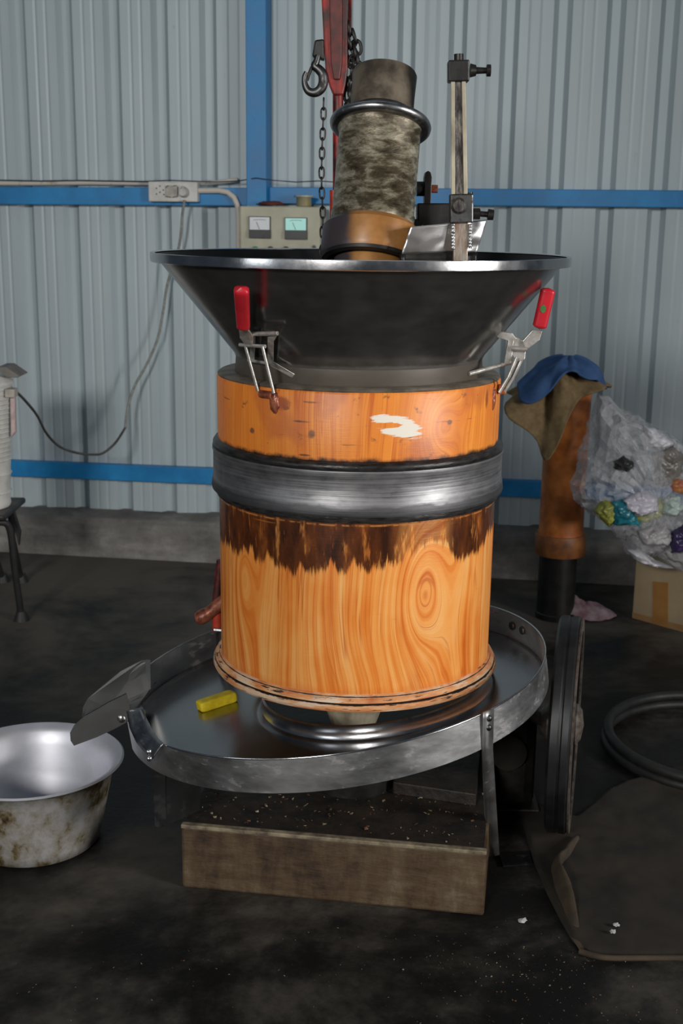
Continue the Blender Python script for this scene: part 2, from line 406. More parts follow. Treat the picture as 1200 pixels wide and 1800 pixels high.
# press post bars
T = Mat('scraped_bar'); x, y, z = T.xyz()
n = T.noise(T.vec(x*2, y*2, z*0.5), 55, 5, 0.7)
mid = T.m('ABSOLUTE', x*1.0)
c = T.ramp(n, [(0.36, (0.03, 0.025, 0.025)), (0.52, (0.10, 0.09, 0.085)), (0.66, (0.28, 0.25, 0.21))])
M['bar'] = T.set(c, 0.42, 0.45)
M['scraped'] = simple('scraped_cream_bar', (0.50, 0.47, 0.41), (0.20, 0.09, 0.045), 30, 0.4, 0.3, 0.001, stretch=(3, 3, .5))
M['foil'] = steel('shiny_bent_sheet', 0.85, 0.38, 0.12, dirt_lo=0.95, scale=6)
M['legdark'] = steel('dark_leg_steel', 0.05, 0.5, 0.4, dirt=(0.03, 0.03, 0.03), dirt_lo=0.55, scale=12)
# plinth
T = Mat('stained_plinth'); x, y, z = T.xyz()
n = T.noise(T.vec(x, y, z*0.35), 11, 7, 0.72); n2 = T.noise(T.vec(x*2, y, z*6), 8, 5, 0.65); n3 = T.noise(T.obj(), 3, 3)
c = T.ramp(n*0.5+n2*0.25+n3*0.25, [(0.38, (0.016, 0.010, 0.006)), (0.47, (0.065, 0.036, 0.017)), (0.56, (0.105, 0.072, 0.038)), (0.68, (0.22, 0.18, 0.12))])
M['plinth'] = T.set(c, 0.62, 0); T.bump(n2, 0.004, 0.6)
M['plinth_top'] = simple('oil_caked_top', (0.024, 0.016, 0.010), (0.006, 0.005, 0.004), 22, 0.6, 0, 0.01)
M['plinth_edge'] = simple('pale_worn_edge', (0.30, 0.25, 0.16), (0.08, 0.06, 0.04), 26, 0.6, 0, 0.002)
# panel etc
M['panel'] = simple('cream_enamel', (0.52, 0.51, 0.38), (0.42, 0.41, 0.30), 9, 0.45)
M['white'] = simple('white_plastic', (0.70, 0.70, 0.66), (0.55, 0.54, 0.50), 15, 0.45)
M['white_d'] = simple('dirty_white_plastic', (0.62, 0.60, 0.56), (0.30, 0.27, 0.23), 10, 0.5)
M['meter_w'] = simple('meter_face', (0.80, 0.84, 0.86), (0.68, 0.72, 0.76), 10, 0.3)
T = Mat('cyan_meter_face'); n = T.noise(T.obj(), 20, 2)
M['meter_c'] = T.set((0.45, 0.82, 0.76), 0.3, 0, Emission_Color=(0.35, 0.9, 0.78), Emission_Strength=0.16)  # cyan-tinted face, with weak emission of a similar tint added
M['blkplastic'] = simple('black_plastic', (0.02, 0.022, 0.026), (0.012, 0.012, 0.014), 10, 0.3)
M['green'] = simple('green_button', (0.01, 0.22, 0.10), (0.01, 0.15, 0.06), 10, 0.4)
M['sticker'] = simple('green_sticker', (0.04, 0.20, 0.04), (0.03, 0.15, 0.03), 30, 0.5)
M['conduit'] = simple('old_conduit', (0.62, 0.58, 0.52), (0.30, 0.17, 0.09), 9, 0.55, 0, 0, lo=0.38, hi=0.46)
M['tin'] = simple('tin_can', (0.42, 0.36, 0.17), (0.30, 0.30, 0.22), 25, 0.4, 0.3)
M['cord'] = simple('dark_cord', (0.09, 0.085, 0.08), (0.05, 0.045, 0.04), 20, 0.5)
M['cordtape'] = simple('taped_cord', (0.33, 0.34, 0.31), (0.20, 0.21, 0.19), 60, 0.6)
M['burlap'] = simple('burlap', (0.33, 0.235, 0.115), (0.22, 0.15, 0.07), 40, 0.9, 0, 0.002)
M['bluecloth'] = simple('blue_cloth', (0.075, 0.17, 0.38), (0.05, 0.12, 0.29), 18, 0.85)
M['orange'] = simple('orange_machine_paint', (0.80, 0.26, 0.05), (0.36, 0.09, 0.02), 9, 0.5, 0, 0, lo=0.35, hi=0.62)
M['orange_dk'] = simple('orange_brown_paint', (0.52, 0.19, 0.045), (0.16, 0.06, 0.025), 9, 0.5)
M['carton'] = simple('brown_cardboard', (0.36, 0.28, 0.17), (0.30, 0.225, 0.135), 6, 0.8)
M['tape'] = simple('brown_tape', (0.34, 0.17, 0.05), (0.27, 0.13, 0.04), 12, 0.35)
M['rag'] = simple('pink_rag', (0.33, 0.26, 0.29), (0.18, 0.08, 0.10), 22, 0.9, 0, 0.003)
M['rubber'] = simple('black_rubber', (0.022, 0.022, 0.022), (0.010, 0.010, 0.010), 20, 0.55)
M['wheel'] = simple('dark_cast_iron', (0.030, 0.031, 0.033), (0.015, 0.015, 0.016), 16, 0.4, 0.5)
M['wornrim'] = simple('worn_grey_rim', (0.24, 0.20, 0.17), (0.09, 0.075, 0.065), 50, 0.5, 0.4, 0.002)
M['mat'] = simple('grimy_jute', (0.030, 0.023, 0.015), (0.014, 0.011, 0.008), 8, 0.9, 0, 0.006)
M['matfold'] = simple('jute_fold', (0.075, 0.052, 0.03), (0.035, 0.025, 0.016), 12, 0.9, 0, 0.004)
M['soap'] = simple('yellow_soap', (0.78, 0.60, 0.015), (0.58, 0.42, 0.01), 45, 0.5, 0, 0.002)
# aluminium bowl
T = Mat('bowl_inside'); n = T.noise(T.obj(), 7, 5, 0.6)
M['bowl_in'] = T.set(T.ramp(n, [(0.35, (0.60, 0.61, 0.66)), (0.65, (0.76, 0.77, 0.83))]), n*0.15+0.38, 0.6); T.bump(n, 0.001, 0.3)
T = Mat('bowl_outside'); x, y, z = T.xyz(); n = T.noise(T.vec(x, y, z*0.8), 26, 7, 0.7); n2 = T.noise(T.obj(), 7, 4)
c = T.ramp(n*0.65+n2*0.35, [(0.36, (0.04, 0.028, 0.016)), (0.43, (0.22, 0.165, 0.08)), (0.49, (0.40, 0.37, 0.31)), (0.60, (0.56, 0.55, 0.55))])
M['bowl_out'] = T.set(c, 0.45, 0.45); T.bump(n, 0.002, 0.4)
def crumple(name, c1, c2, **k): return simple(name, c1, c2, 14, 0.3, 0, 0.004, **k)

# ================================================================== the shed
def sheet_profile(t):
    k = (t+2.163) % 0.2012
    if k < 0.020: return 0.026*(k/0.020)
    if k < 0.052: return 0.026
    if k < 0.072: return 0.026*(1-(k-0.052)/0.020)
    for c_ in (0.115, 0.158):
        if abs(k-c_) < 0.009: return 0.0016*(1-abs(k-c_)/0.009)
    return 0.0
ts = []
t = -3.2
brk = [0, 0.020, 0.052, 0.072, 0.106, 0.115, 0.124, 0.149, 0.158, 0.167]
k0 = -18
while True:
    base = -2.163+0.2012*k0
    if base > 5.0: break
    ts += [base+b_ for b_ in brk]; k0 += 1
mb = MB(); vs = []
for t in ts:
    o = -sheet_profile(t+1e-7)
    vs.append(WT(t, 0.15, o)); vs.append(WT(t, 3.6, o))
mb.add(vs, [(2*i, 2*i+2, 2*i+3, 2*i+1) for i in range(len(ts)-1)])
struct(mb.build('wall_back', M['sheet'], origin=(0, 0, 0), fixn=False, solid=0.0))
mb = MB(); mb.add([(-5, -4, 0), (5, -4, 0), (5, 7, 0), (-5, 7, 0)], [(0, 1, 2, 3)])
struct(mb.build('floor', M['floor'], origin=(0, 0, 0)))
# cement ledge along the foot of the wall (uneven)
def ledge(u_, v_):
    t = -5.6+u_*10.6
    prof = [(0.02, -0.0), (0.16, -0.0), (0.155, 0.05), (0.145, 0.10), (0.135, 0.155), (0.115, 0.178), (0.05, 0.190), (-0.05, 0.192)]
    f_ = v_*(len(prof)-1); i = min(int(f_), len(prof)-2); q = f_-i
    o = prof[i][0]*(1-q)+prof[i+1][0]*q; z = prof[i][1]*(1-q)+prof[i+1][1]*q
    n_ = noise.noise(V((t*5, v_*4, 0)))*0.012*(1 if v_ > 0.15 else 0)
    return WT(t, max(0, z+n_*0.6 + 0.02*(t/2.5)*(z/0.19)), o+n_)
mb = MB().grid(ledge, 240, 28)
struct(mb.build('trim_1', M['cement'], smooth=50, origin=(0, 0, 0)))
def beam(name, t0, z0, t1, z1, h, o0, o1, nm='blue'):
    mb = MB(); d = Wn*(o1-o0)
    poly = [WT(t0, z0-h/2, o1), WT(t1, z1-h/2, o1), WT(t1, z1+h/2, o1), WT(t0, z0+h/2, o1)]
    mb.prism(poly, d); return struct(mb.build(name, M[nm], bevel=0.003))
tp = (W(449.5, 200).dot(Wt))
beam('trim_2', -5.5, 1.516, tp, 1.533, 0.072, 0.003, 0.045)
beam('trim_3', tp, 1.540, 5.0, 1.542, 0.066, 0.003, 0.045)
beam('trim_4', -5.5, 0.345, 5.0, 0.372, 0.070, 0.003, 0.045)
mb = MB(); a = W(432, 200, 0.1); b = W(468, 200, 0.1)
hw = (b-a).length/2; cx = a.dot(Wt)+hw
mb.prism([WT(cx-hw, 1.49, 0.1), WT(cx+hw, 1.49, 0.1), WT(cx+hw, 3.6, 0.1), WT(cx-hw, 3.6, 0.1)], Wn*0.097)
struct(mb.build('trim_5', M['blue'], bevel=0.003))

# ================================================================== things on the wall
mb = MB()
pth = [W(x, y, 0.03) for x, y in [(-40, 322), (60, 322), (160, 321), (262, 322)]]
mb.tube(pth, 0.010, 10)
tag(mb.build('conduit_pipe', M['conduit'], smooth=50), 'straight pale conduit pipe lying along the upper blue beam, left of the socket box', 'pipe')
mb = MB(); pth = [W(x, y, o) for x, y, o in [(344, 322, .03), (380, 321, .03), (418, 316, .03)]]
mb.tube(pth, 0.009, 10)
tag(mb.build('conduit_pipe', M['conduit'], smooth=50), 'short stained conduit pipe above the blue beam between socket box and post', 'pipe')
mb = MB(); pth = [W(x, y, .062) for x, y in [(342, 335), (365, 335), (385, 335), (400, 338), (411, 347), (417, 360), (419, 380), (419, 440), (419, 500)]]
mb.tube(pth, 0.0115, 12)
tag(mb.build('conduit_pipe', M['conduit'], smooth=60), 'rusty conduit bending down beside the cream meter panel', 'pipe')
mb = MB(); pth = [W(x, y, .055) for x, y in [(-30, 316), (70, 318), (140, 317), (250, 319)]] + [W(x, y, .075) for x, y in [(300, 317), (380, 320), (420, 318)]] + [W(x, y, .108) for x, y in [(450, 313), (480, 317), (520, 320), (560, 318), (600, 321)]]
mb.tube(pth, 0.0022, 6)
tag(mb.build('thin_wire', M['blkplastic'], smooth=60), 'thin black wire sagging above the upper blue beam', 'wire')
# socket box
def wbox(px0, py0, px1, py1, o0, o1):
    a = W(px0, py0, o1); b = W(px1, py1, o1); t0 = a.dot(Wt); t1 = b.dot(Wt)
    mb = MB(); mb.prism([WT(t0, b.z, o1), WT(t1, b.z, o1), WT(t1, a.z, o1), WT(t0, a.z, o1)], Wn*(o1-o0)); return mb
r = thing('socket_box', W(303, 355, 0.07), 'white electrical socket box on the upper blue beam, one plug in it', 'socket')
wbox(260, 319, 347, 355, .046, .085).build('case', M['white'], r, bevel=0.004)
mb = MB()
for x, y in [(275, 331), (281, 327), (281, 338), (287, 334), (275, 341), (288, 342)]:
    c = W(x, y, .085); mb.tube([c+Wn*0.002, c-Wn*0.0012], 0.0032, 8)
mb.build('socket_holes', M['blkplastic'], r)
sw = wbox(290, 326, 312, 347, .085, .089).build('switch', M['white_d'], r, bevel=0.001)
mb = MB()
for a, b in [((291, 345), (300, 347)), ((303, 347), (312, 345)), ((312, 328), (312, 345)), ((304, 327), (310, 326)), ((296, 326), (291, 330))]:
    mb.tube([W(*a, .0895), W(*b, .0895)], 0.0014, 6)
mb.build('switch_gap', M['blkplastic'], sw)
c = W(324, 338, .085)
mb = MB(); mb.tube([c, c-Wn*0.012, c-Wn*0.030], [0.021, 0.021, 0.015], 20)
mb.tube([c-Wn*0.02, c-Wn*0.022+V((0, 0, .024))], 0.006, 8)
mb.build('plug', M['white_d'], r, smooth=40)
# hanging cord from the plug to the canister
def spline(pts, n=8):
    out = []; p = [V(q) for q in pts]
    for i in range(len(p)-1):
        a = p[max(i-1, 0)]; b = p[i]; c = p[i+1]; d = p[min(i+2, len(p)-1)]
        for k in range(n):
            t = k/n; out.append(0.5*((2*b)+(c-a)*t+(2*a-5*b+4*c-d)*t*t+(3*b-a-3*c+d)*t**3))
    out.append(p[-1]); return out
up = spline([W(x, y, o) for x, y, o in [(324, 352, .10), (320, 380, .09), (318, 410, .08), (313, 440, .07), (303, 470, .06), (293, 505, .05), (287, 545, .05), (277, 595, .06), (258, 640, .08), (236, 680, .10), (224, 720, .12), (220, 752, .15)]])
cr = thing('hanging_cord', W(220, 752, .15), 'power cord drooping from the socket plug down to the white bin', 'cord')
MB().tube(up, 0.0055, 8).build('taped_section', M['cordtape'], cr, smooth=60)
a = W(220, 752, .15)
lo = spline([a, W(203, 778, .25), W(182, 796, .3), W(163, 799, .35), W(135, 796, .42), W(105, 785, .5), P(82, 762, 4.75), P(65, 730, 4.6), P(45, 705, 4.5), P(30, 690, 4.42), P(16, 679, 4.36)])
MB().tube(lo, 0.0052, 8).build('bare_section', M['cord'], cr, smooth=60)

# meter panel
r = thing('meter_panel', W(492, 500, 0.1), 'cream steel control panel with two square meters, behind the hopper', 'control panel')
wbox(421, 362, 562, 505, .046, .19).build('case', M['panel'], r, bevel=0.005)
fo = .19
for (x0, x1, y0, ym, y1, mt) in [(437, 475, 380, 404, 419, 'meter_w'), (500, 539, 382, 405, 421, 'meter_c')]:
    fr = wbox(x0, y0, x1, y1, fo, fo+.010).build('meter', M['blkplastic'], r, bevel=0.001)
    wbox(x0+1.5, y0+1.5, x1-1.5, ym, fo+.009, fo+.0118).build('dial_face', M[mt], fr)
    cc = W((x0+x1)/2, ym-1, fo+.0125)
    mb = MB(); mb.tube([cc, cc+V((-0.012, 0, 0.028))], 0.0008, 6)
    ar = [W((x0+x1)/2+14*sin(q), ym-15-3*cos(q), fo+.0125) for q in (-.9, -.5, 0, .5, .9)]
    mb.tube(ar, 0.0007, 6); mb.build('needle', M['blkplastic'], fr)
    wbox(x0, ym, x1, y1, fo+.008, fo+.016).build('lower_cover', M['blkplastic'], fr, bevel=0.001)
for x, y, mt, nm in [(449, 438, 'green', 'button'), (476, 438, 'blkplastic', 'button'), (503, 438, 'blkplastic', 'button')]:
    c = W(x, y, fo); MB().tube([c, c-Wn*.012], 0.012, 16).build(nm, M[mt], r, smooth=40)
c = W(552, 434, fo); MB().tube([c, c-Wn*.008], 0.007, 10).build('screw', M['blkplastic'], r, smooth=40)
zt = W(492, 362, .19).z
c = W(534, 352, .12); c = V((c.x, c.y, zt))
r = thing('tin_can', c, 'small dented tin can standing on top of the meter panel', 'can')
MB().lathe([(0.0, 0), (0.030, 0), (0.031, 0.002), (0.030, 0.034), (0.031, 0.036)], c, 28).build('can_body', M['tin'], r, smooth=40)
MB().lathe([(0.0, 0.036), (0.040, 0.036), (0.041, 0.039), (0.040, 0.042), (0.0, 0.042)], c, 28).build('can_lid', M['cream'], r, smooth=40)
c = W(475, 362, .13)
def lump(c, sx, sy, sz, n1=20, n2=12, amp=0.25, fr=6, seed=0, flat=False):
    def fn(u_, v_):
        th = u_*2*pi; ph = v_*pi
        d = V((cos(th)*sin(ph), sin(th)*sin(ph), cos(ph)))
        k = 1+amp*(noise.noise(d*fr*0.35+V((seed, 0, 0)))*1.5+0.6*noise.noise(d*fr+V((0, seed, 0))))
        q = V((d.x*sx*k, d.y*sy*k, d.z*sz*k))
        if flat and q.z < -sz*0.55: q.z = -sz*0.55
        return V(c)+q
    return MB().grid(fn, n1, n2, closed=True)
tag(lump((c.x, c.y, zt+0.008), 0.055, 0.03, 0.011, seed=3, flat=True).build('folded_rag', simple('maroon_rag', (0.13, 0.03, 0.02), (0.07, 0.02, 0.015), 30, 0.8), smooth=60),
    'small flat dark red rag on top of the meter panel', 'rag')

# ================================================================== white bin and stool, left edge
YC = 4.33
zb = P(10, 889, YC).z
xr = P(23, 760, YC).x
cc = V((xr-0.135, YC, 0))
r = thing('plastic_bin', (cc.x, cc.y, zb), 'tall white ribbed plastic bin standing on the black stool at left edge', 'bin')
prof = [(0.0, zb), (0.108, zb), (0.112, zb+0.01)]
z_ = zb+0.01; ztop = P(10, 660, YC).z
for i in range(26):
    q = i/25; z1 = zb+0.02+(ztop-zb-0.05)*q; rr = 0.112+0.023*q
    if 8 < i < 25: prof += [(rr-0.003, z1-0.003), (rr, z1), (rr-0.003, z1+0.004)]
    elif i in (2, 6): prof += [(rr-0.002, z1-0.002), (rr+0.003, z1), (rr-0.002, z1+0.002)]
    else: prof += [(rr-0.002, z1)]
prof += [(0.141, ztop-0.03), (0.141, ztop-0.02), (0.120, ztop), (0.0, ztop)]
MB().lathe(prof, (cc.x, cc.y, 0), 48).build('bin_body', M['white'], r, smooth=35)
c = P(26, 722, YC-0.02)
MB().prism([P(17, 684, 4.31), P(26, 690, 4.31), P(27, 760, 4.31), P(19, 770, 4.31)], (0, 0.02, 0)).build('handle_strip', simple('pinkish_label', (0.55, 0.45, 0.42), (0.40, 0.28, 0.28), 30, .5), r, bevel=0.003)
mb = MB(); mb.prism([P(-5, 645, 4.28), P(10, 645, 4.28), P(35, 662, 4.28), P(30, 664, 4.28), P(12, 664, 4.28), P(-5, 650, 4.28)], (0, 0.12, 0))
mb.build('lid_flap', simple('grey_flap', (0.20, 0.19, 0.17), (0.14, 0.13, 0.12), 20, .6), r, bevel=0.003)
c = P(20, 690, 4.30)
MB().box(c, (0.035, 0.05, 0.03)).build('cord_outlet', M['white_d'], r, bevel=0.004)
r = thing('stool', (cc.x, YC, 0), 'black tubular metal stool at the left edge, under the white bin', 'stool')
zs = zb
sz = 0.16
MB().box((cc.x-0.02, YC, zs-0.012), (0.30, 0.30, 0.022)).build('seat', M['black'], r, bevel=0.008)
for (px, py, top) in [((38), 1090, (0.13, -0.13)), ((5), 1022, (0.11, 0.14))]:
    ft = Z(px, py); tpv = V((cc.x-0.02+top[0]-0.02, YC+top[1], zs-0.03))
    elbow = V((ft.x-0.012, ft.y*0.3+tpv.y*0.7, zs-0.055))
    pth = spline([tpv-V((0.05, 0, 0)), tpv, elbow, elbow*0.55+ft*0.45, ft+V((0, 0, 0.01))], 8)
    lg = MB().tube(pth, 0.0125, 10).build('leg', M['rubber'], r, smooth=60)
    MB().tube([ft, ft+V((0, 0, 0.035))], [0.030, 0.017], 14).build('foot_cap', M['rubber'], lg, smooth=40)
    p2 = [V((2*(cc.x-0.02)-q.x, q.y, q.z)) for q in pth]
    lg = MB().tube(p2, 0.0125, 10).build('leg', M['rubber'], r, smooth=60)
    f2 = p2[-1].copy(); f2.z = 0
    MB().tube([f2, f2+V((0, 0, 0.035))], [0.030, 0.017], 14).build('foot_cap', M['rubber'], lg, smooth=40)
MB().prism([P(9, 876, 4.5), P(19, 882, 4.5), P(36, 935, 4.5), P(33, 960, 4.5), P(22, 920, 4.5)], (0, 0.02, 0)).build('brace', M['rubber'], r, bevel=0.003)

# ================================================================== right side: orange post, cloths, bag, carton, rag
cx = P(985, 900, 4.4).x; cy = 4.4
r = thing('press_column', (cx, cy, 0), 'orange upright cylinder with flanged collar on a black base, right of the barrel', 'column')
z1 = P(985, 1075, 4.4).z; z2 = P(985, 972, 4.4).z; z3 = P(985, 936, 4.4).z; z4 = P(985, 664, 4.4).z
MB().lathe([(0, 0), (0.074, 0), (0.074, 0.02), (0.070, 0.024), (0.070, z2)], (cx, cy, 0), 40).build('base_tube', M['black'], r, smooth=40)
MB().lathe([(0.0, z2), (0.092, z2), (0.094, z2+.004), (0.094, z3-.004), (0.092, z3), (0.08, z3)], (cx+.005, cy, 0), 48).build('flange', M['orange_dk'], r, smooth=40)
MB().lathe([(0.084, z3), (0.082, z3+.01), (0.080, 0.55), (0.083, z4-0.05), (0.078, z4-.01), (0.0, z4)], (cx+.005, cy, 0), 48).build('cylinder', M['orange'], r, smooth=40)
def drape(c, rad_fn, drop_fn, zt, R0, fold, nf, seed, nu=90, nv=36, dome=0.03, amp=.012, lean=(0, 0)):
    def fn(u_, v_):
        th = u_*2*pi; D = drop_fn(th); L = R0+D; s = v_*L
        if s < R0: rr = s*0.98; z = zt - dome*(s/R0)**2
        else:
            q = (s-R0)/max(D, 1e-4); rr = R0 + rad_fn(th)*q; z = zt-dome-(s-R0)
        k = min(1, s/R0)
        rr += fold*k*sin(th*nf+seed+2*sin(th*2))*(0.3+v_)
        rr += amp*k*noise.noise(V((cos(th)*3+seed, sin(th)*3, s*9)))
        z += 0.02*noise.noise(V((cos(th)*2, sin(th)*2+seed, s*6)))*(1 if s > 0.02 else 0.3)
        return V((c[0]+rr*cos(th)+lean[0]*v_, c[1]+rr*sin(th)+lean[1]*v_, z))
    return MB().grid(fn, nu, nv, closed=True)
def lobes(items, base):
    def f(th):
        v = base
        for a, w_, h in items:
            d = (th-rad(a)+pi) % (2*pi)-pi
            v += h*math.exp(-(d/w_)**2)
        return v
    return f
cx2 = P(1000, 660, 4.36).x; zt = P(1000, 650, 4.3).z
o = drape((cx2-.005, 4.38), lobes([(196, .45, .065), (240, .6, -.045), (0, .7, .04)], .045), lobes([(246, .60, .25), (200, .35, .04), (335, .5, -.02), (90, .9, .1)], .05), zt, 0.092, 0.014, 7, 1.0, lean=(-.03, 0)).build('burlap_sack', M['burlap'], smooth=80, solid=0.006)
tag(o, 'brown burlap sack draped over the top of the orange column', 'sack')
zt2 = zt+0.038
o = drape((cx2-.002, 4.37), lobes([(200, .5, .055), (350, .5, .02)], .03), lobes([(215, .45, .085), (190, .4, .02), (350, .5, .035), (275, .45, -.035)], .040), zt2, 0.093, 0.006, 6, 2.4, amp=.024, lean=(-.015, 0)).build('folded_cloth', M['bluecloth'], smooth=80, solid=0.007)
tag(o, 'blue cloth folded over the sack on top of the orange column', 'cloth')

# carton
a = Z(1110, 1087); b = Z(1200, 1112); dx = (b-a).normalized(); dn = V((-dx.y, dx.x, 0))
h = P(1110, 984, a.y).z
r = thing('cardboard_box', (a.x+.2, a.y, 0), 'brown cardboard box on the floor under the clear plastic bag, at right edge', 'box')
L = 0.46
MB().prism([a, a+dx*L, a+dx*L+V((0, 0, h)), a+V((0, 0, h))], dn*0.34).build('carton', M['carton'], r, bevel=0.004)
# tape: on front face
ta = P(1146, 1060, 1); 
def onbox(px, py):
    n_ = -dn; d = ray(px, py); k = (a-CAM).dot(n_)/d.dot(n_); return CAM+d*k
def flatquad(pts, off=0.0015):
    return MB().prism([onbox(*q)-dn*off for q in pts], dn*off)
flatquad([(1147, 1022), (1174, 1024), (1174, 1103), (1147, 1096)]).build('tape', M['tape'], r)
flatquad([(1111, 1076), (1215, 1103), (1215, 1114), (1111, 1086)], .001).build('bottom_tape', simple('carton_edge_tape', (0.32, 0.19, 0.08), (0.25, 0.14, 0.06), 12, 0.5), r)

# plastic bag
T = Mat('clear_plastic'); n = T.noise(T.obj(), 16, 5, 0.6, 1.2); n2 = T.noise(T.obj(), 5, 3)
m_ = T.set((0.66, 0.67, 0.70), 0.12, 0, Alpha=T.ss(n*0.5+n2*0.5, 0.36, 0.66)*0.45+0.22, Specular_IOR_Level=1.0)
T.bump(n, 0.03, 0.7); M['bag'] = m_
def blob(outline, c, Y, depth, amp, seed, nu=110, nv=44):
    cxp, cyp = c
    pts = [(x-cxp, y-cyp) for x, y in outline]
    def rad_at(ang):
        dx_, dy_ = cos(ang), sin(ang); best = 5
        for i in range(len(pts)):
            x1, y1 = pts[i]; x2, y2 = pts[(i+1) % len(pts)]
            den = dx_*(y2-y1)-dy_*(x2-x1)
            if abs(den) < 1e-9: continue
            tt = (x1*(y2-y1)-y1*(x2-x1))/den; ss_ = (x1*dy_-y1*dx_)/den
            if tt > 0 and -1e-6 <= ss_ <= 1+1e-6: best = max(best, tt)
        return best
    sc_ = (P(cxp+100, cyp, Y)-P(cxp, cyp, Y)).length/100
    C0 = P(cxp, cyp, Y)
    def fn(u_, v_):
        a_ = u_*2*pi; ph = v_*pi; r_ = rad_at(a_)*sc_*(sin(ph)**0.75)
        q = V((cos(a_)*r_, -cos(ph)*depth, -sin(a_)*r_))
        n_ = noise.noise(q*9+V((seed, 0, 0)))*amp + abs(noise.noise(V((q.x*20+q.z*14, q.y*20, q.z*34-q.x*8))+V((0, seed, 0))))*amp*0.9 + abs(noise.noise(q*55+V((0, 0, seed))))*amp*.4
        d = V((cos(a_)*sin(ph), -cos(ph), -sin(a_)*sin(ph)))
        return C0+q-d*abs(n_)
    return MB().grid(fn, nu, nv, closed=True)
BO = [(1042, 688), (1062, 690), (1078, 716), (1130, 735), (1165, 760), (1200, 785), (1290, 850), (1310, 960), (1250, 1012), (1200, 1004), (1150, 992), (1112, 978), (1080, 945), (1068, 925), (1040, 905), (1012, 882), (1003, 850), (1012, 800), (1025, 760), (1030, 720)]
BO = [(1140+(x-1140)*1.035, 870+(y-870)*1.03) for x, y in BO]
o = blob(BO, (1140, 870), 4.25, 0.15, 0.050, 2.0, 84, 40).build('plastic_bag', M['bag'], smooth=22)
tag(o, 'big clear plastic bag stuffed with crumpled wrappers, on the cardboard box', 'bag')
items = [
    ([(1048, 900), (1060, 880), (1080, 885), (1083, 915), (1070, 922)], 4.18, (0.42, 0.44, 0.08), (0.22, 0.24, 0.05), 'yellow-green crumpled wrapper at lower left inside the clear bag'),
    ([(1078, 885), (1104, 880), (1120, 908), (1126, 924), (1082, 922)], 4.16, (0.02, 0.24, 0.30), (0.01, 0.12, 0.17), 'teal crumpled wrapper beside the yellow-green one in the clear bag'),
    ([(1100, 880), (1125, 865), (1148, 875), (1150, 895), (1125, 905), (1105, 898)], 4.15, (0.62, 0.60, 0.68), (0.45, 0.43, 0.50), 'round white crumpled bundle in the middle of the clear bag'),
    ([(1115, 910), (1150, 895), (1155, 877), (1168, 885), (1165, 905), (1130, 922)], 4.17, (0.40, 0.42, 0.10), (0.25, 0.26, 0.05), 'olive-yellow twisted wrapper right of the white bundle in the clear bag'),
    ([(1170, 878), (1190, 870), (1197, 890), (1185, 905), (1168, 900)], 4.15, (0.55, 0.66, 0.62), (0.35, 0.45, 0.42), 'pale grey-green cup shape near the right edge in the clear bag'),
    ([(1180, 852), (1192, 843), (1215, 850), (1210, 868), (1185, 862)], 4.15, (0.60, 0.28, 0.03), (0.42, 0.12, 0.10), 'orange and pink scrap at the right edge in the clear bag'),
    ([(1133, 750), (1150, 755), (1180, 778), (1165, 785), (1136, 782)], 4.2, (0.66, 0.67, 0.72), (0.55, 0.55, 0.60), 'white sheet scrap near the top of the clear bag'),
    ([(1075, 812), (1095, 803), (1112, 815), (1100, 830), (1080, 828)], 4.16, (0.035, 0.035, 0.035), (0.02, 0.02, 0.02), 'dark hole in the upper middle of the clear bag, put in as a black lump'),  # black blob added to stand in for a dark hole among the wrappers
    ([(1180, 935), (1200, 920), (1225, 930), (1225, 965), (1185, 970)], 4.14, (0.05, 0.03, 0.12), (0.03, 0.02, 0.06), 'dark purple bundle at the lower right in the clear bag'),
    ([(1125, 935), (1165, 920), (1178, 940), (1170, 955), (1135, 955)], 4.14, (0.48, 0.47, 0.48), (0.25, 0.24, 0.25), 'grey crumpled film at the bottom of the clear bag'),
    ([(1110, 970), (1125, 968), (1155, 988), (1180, 998), (1150, 996), (1120, 985)], 4.15, (0.66, 0.66, 0.70), (0.40, 0.40, 0.42), 'white strip along the bottom edge of the clear bag'),
    ([(1150, 800), (1180, 790), (1200, 800), (1195, 845), (1160, 850)], 4.2, (0.26, 0.25, 0.22), (0.12, 0.11, 0.10), 'grey-brown crumpled wad at the upper right in the clear bag'),
]
for i, (ol, Y, c1, c2, lb) in enumerate(items):
    cxp = sum(q[0] for q in ol)/len(ol); cyp = sum(q[1] for q in ol)/len(ol)
    ol = [(cxp+(x-cxp)*1.3, cyp+(y-cyp)*1.25) for x, y in ol]
    o = blob(ol, (cxp, cyp), Y-0.025, 0.045, 0.02, i*3.1, 60, 30).build('crumpled_wrapper', crumple('wrapper_%d' % i, c1, c2), smooth=50)
    tag(o, lb, 'wrapper', 'scraps inside the clear plastic bag')
c = Z(1028, 1080)
def ragfn(u_, v_):
    th = u_*2*pi; rr = v_
    x = rr*0.115*cos(th)*(1+.25*noise.noise(V((cos(th), sin(th), 4)))); y = rr*0.10*sin(th)
    z = 0.004+0.035*(1-rr**2)+0.028*abs(noise.noise(V((x*26, y*26, 1))))*(1-rr*0.7)+(0.05*math.exp(-((x+.07)/.05)**2)*(1-rr*.6))
    return V((c.x+x, c.y+y, z))
tag(MB().grid(ragfn, 60, 24, closed=True).build('crumpled_rag', M['rag'], smooth=50), 'crumpled pinkish rag on the floor behind the black wheel', 'rag')

# ================================================================== floor things, right
def vf(ang, r_, w_): return None
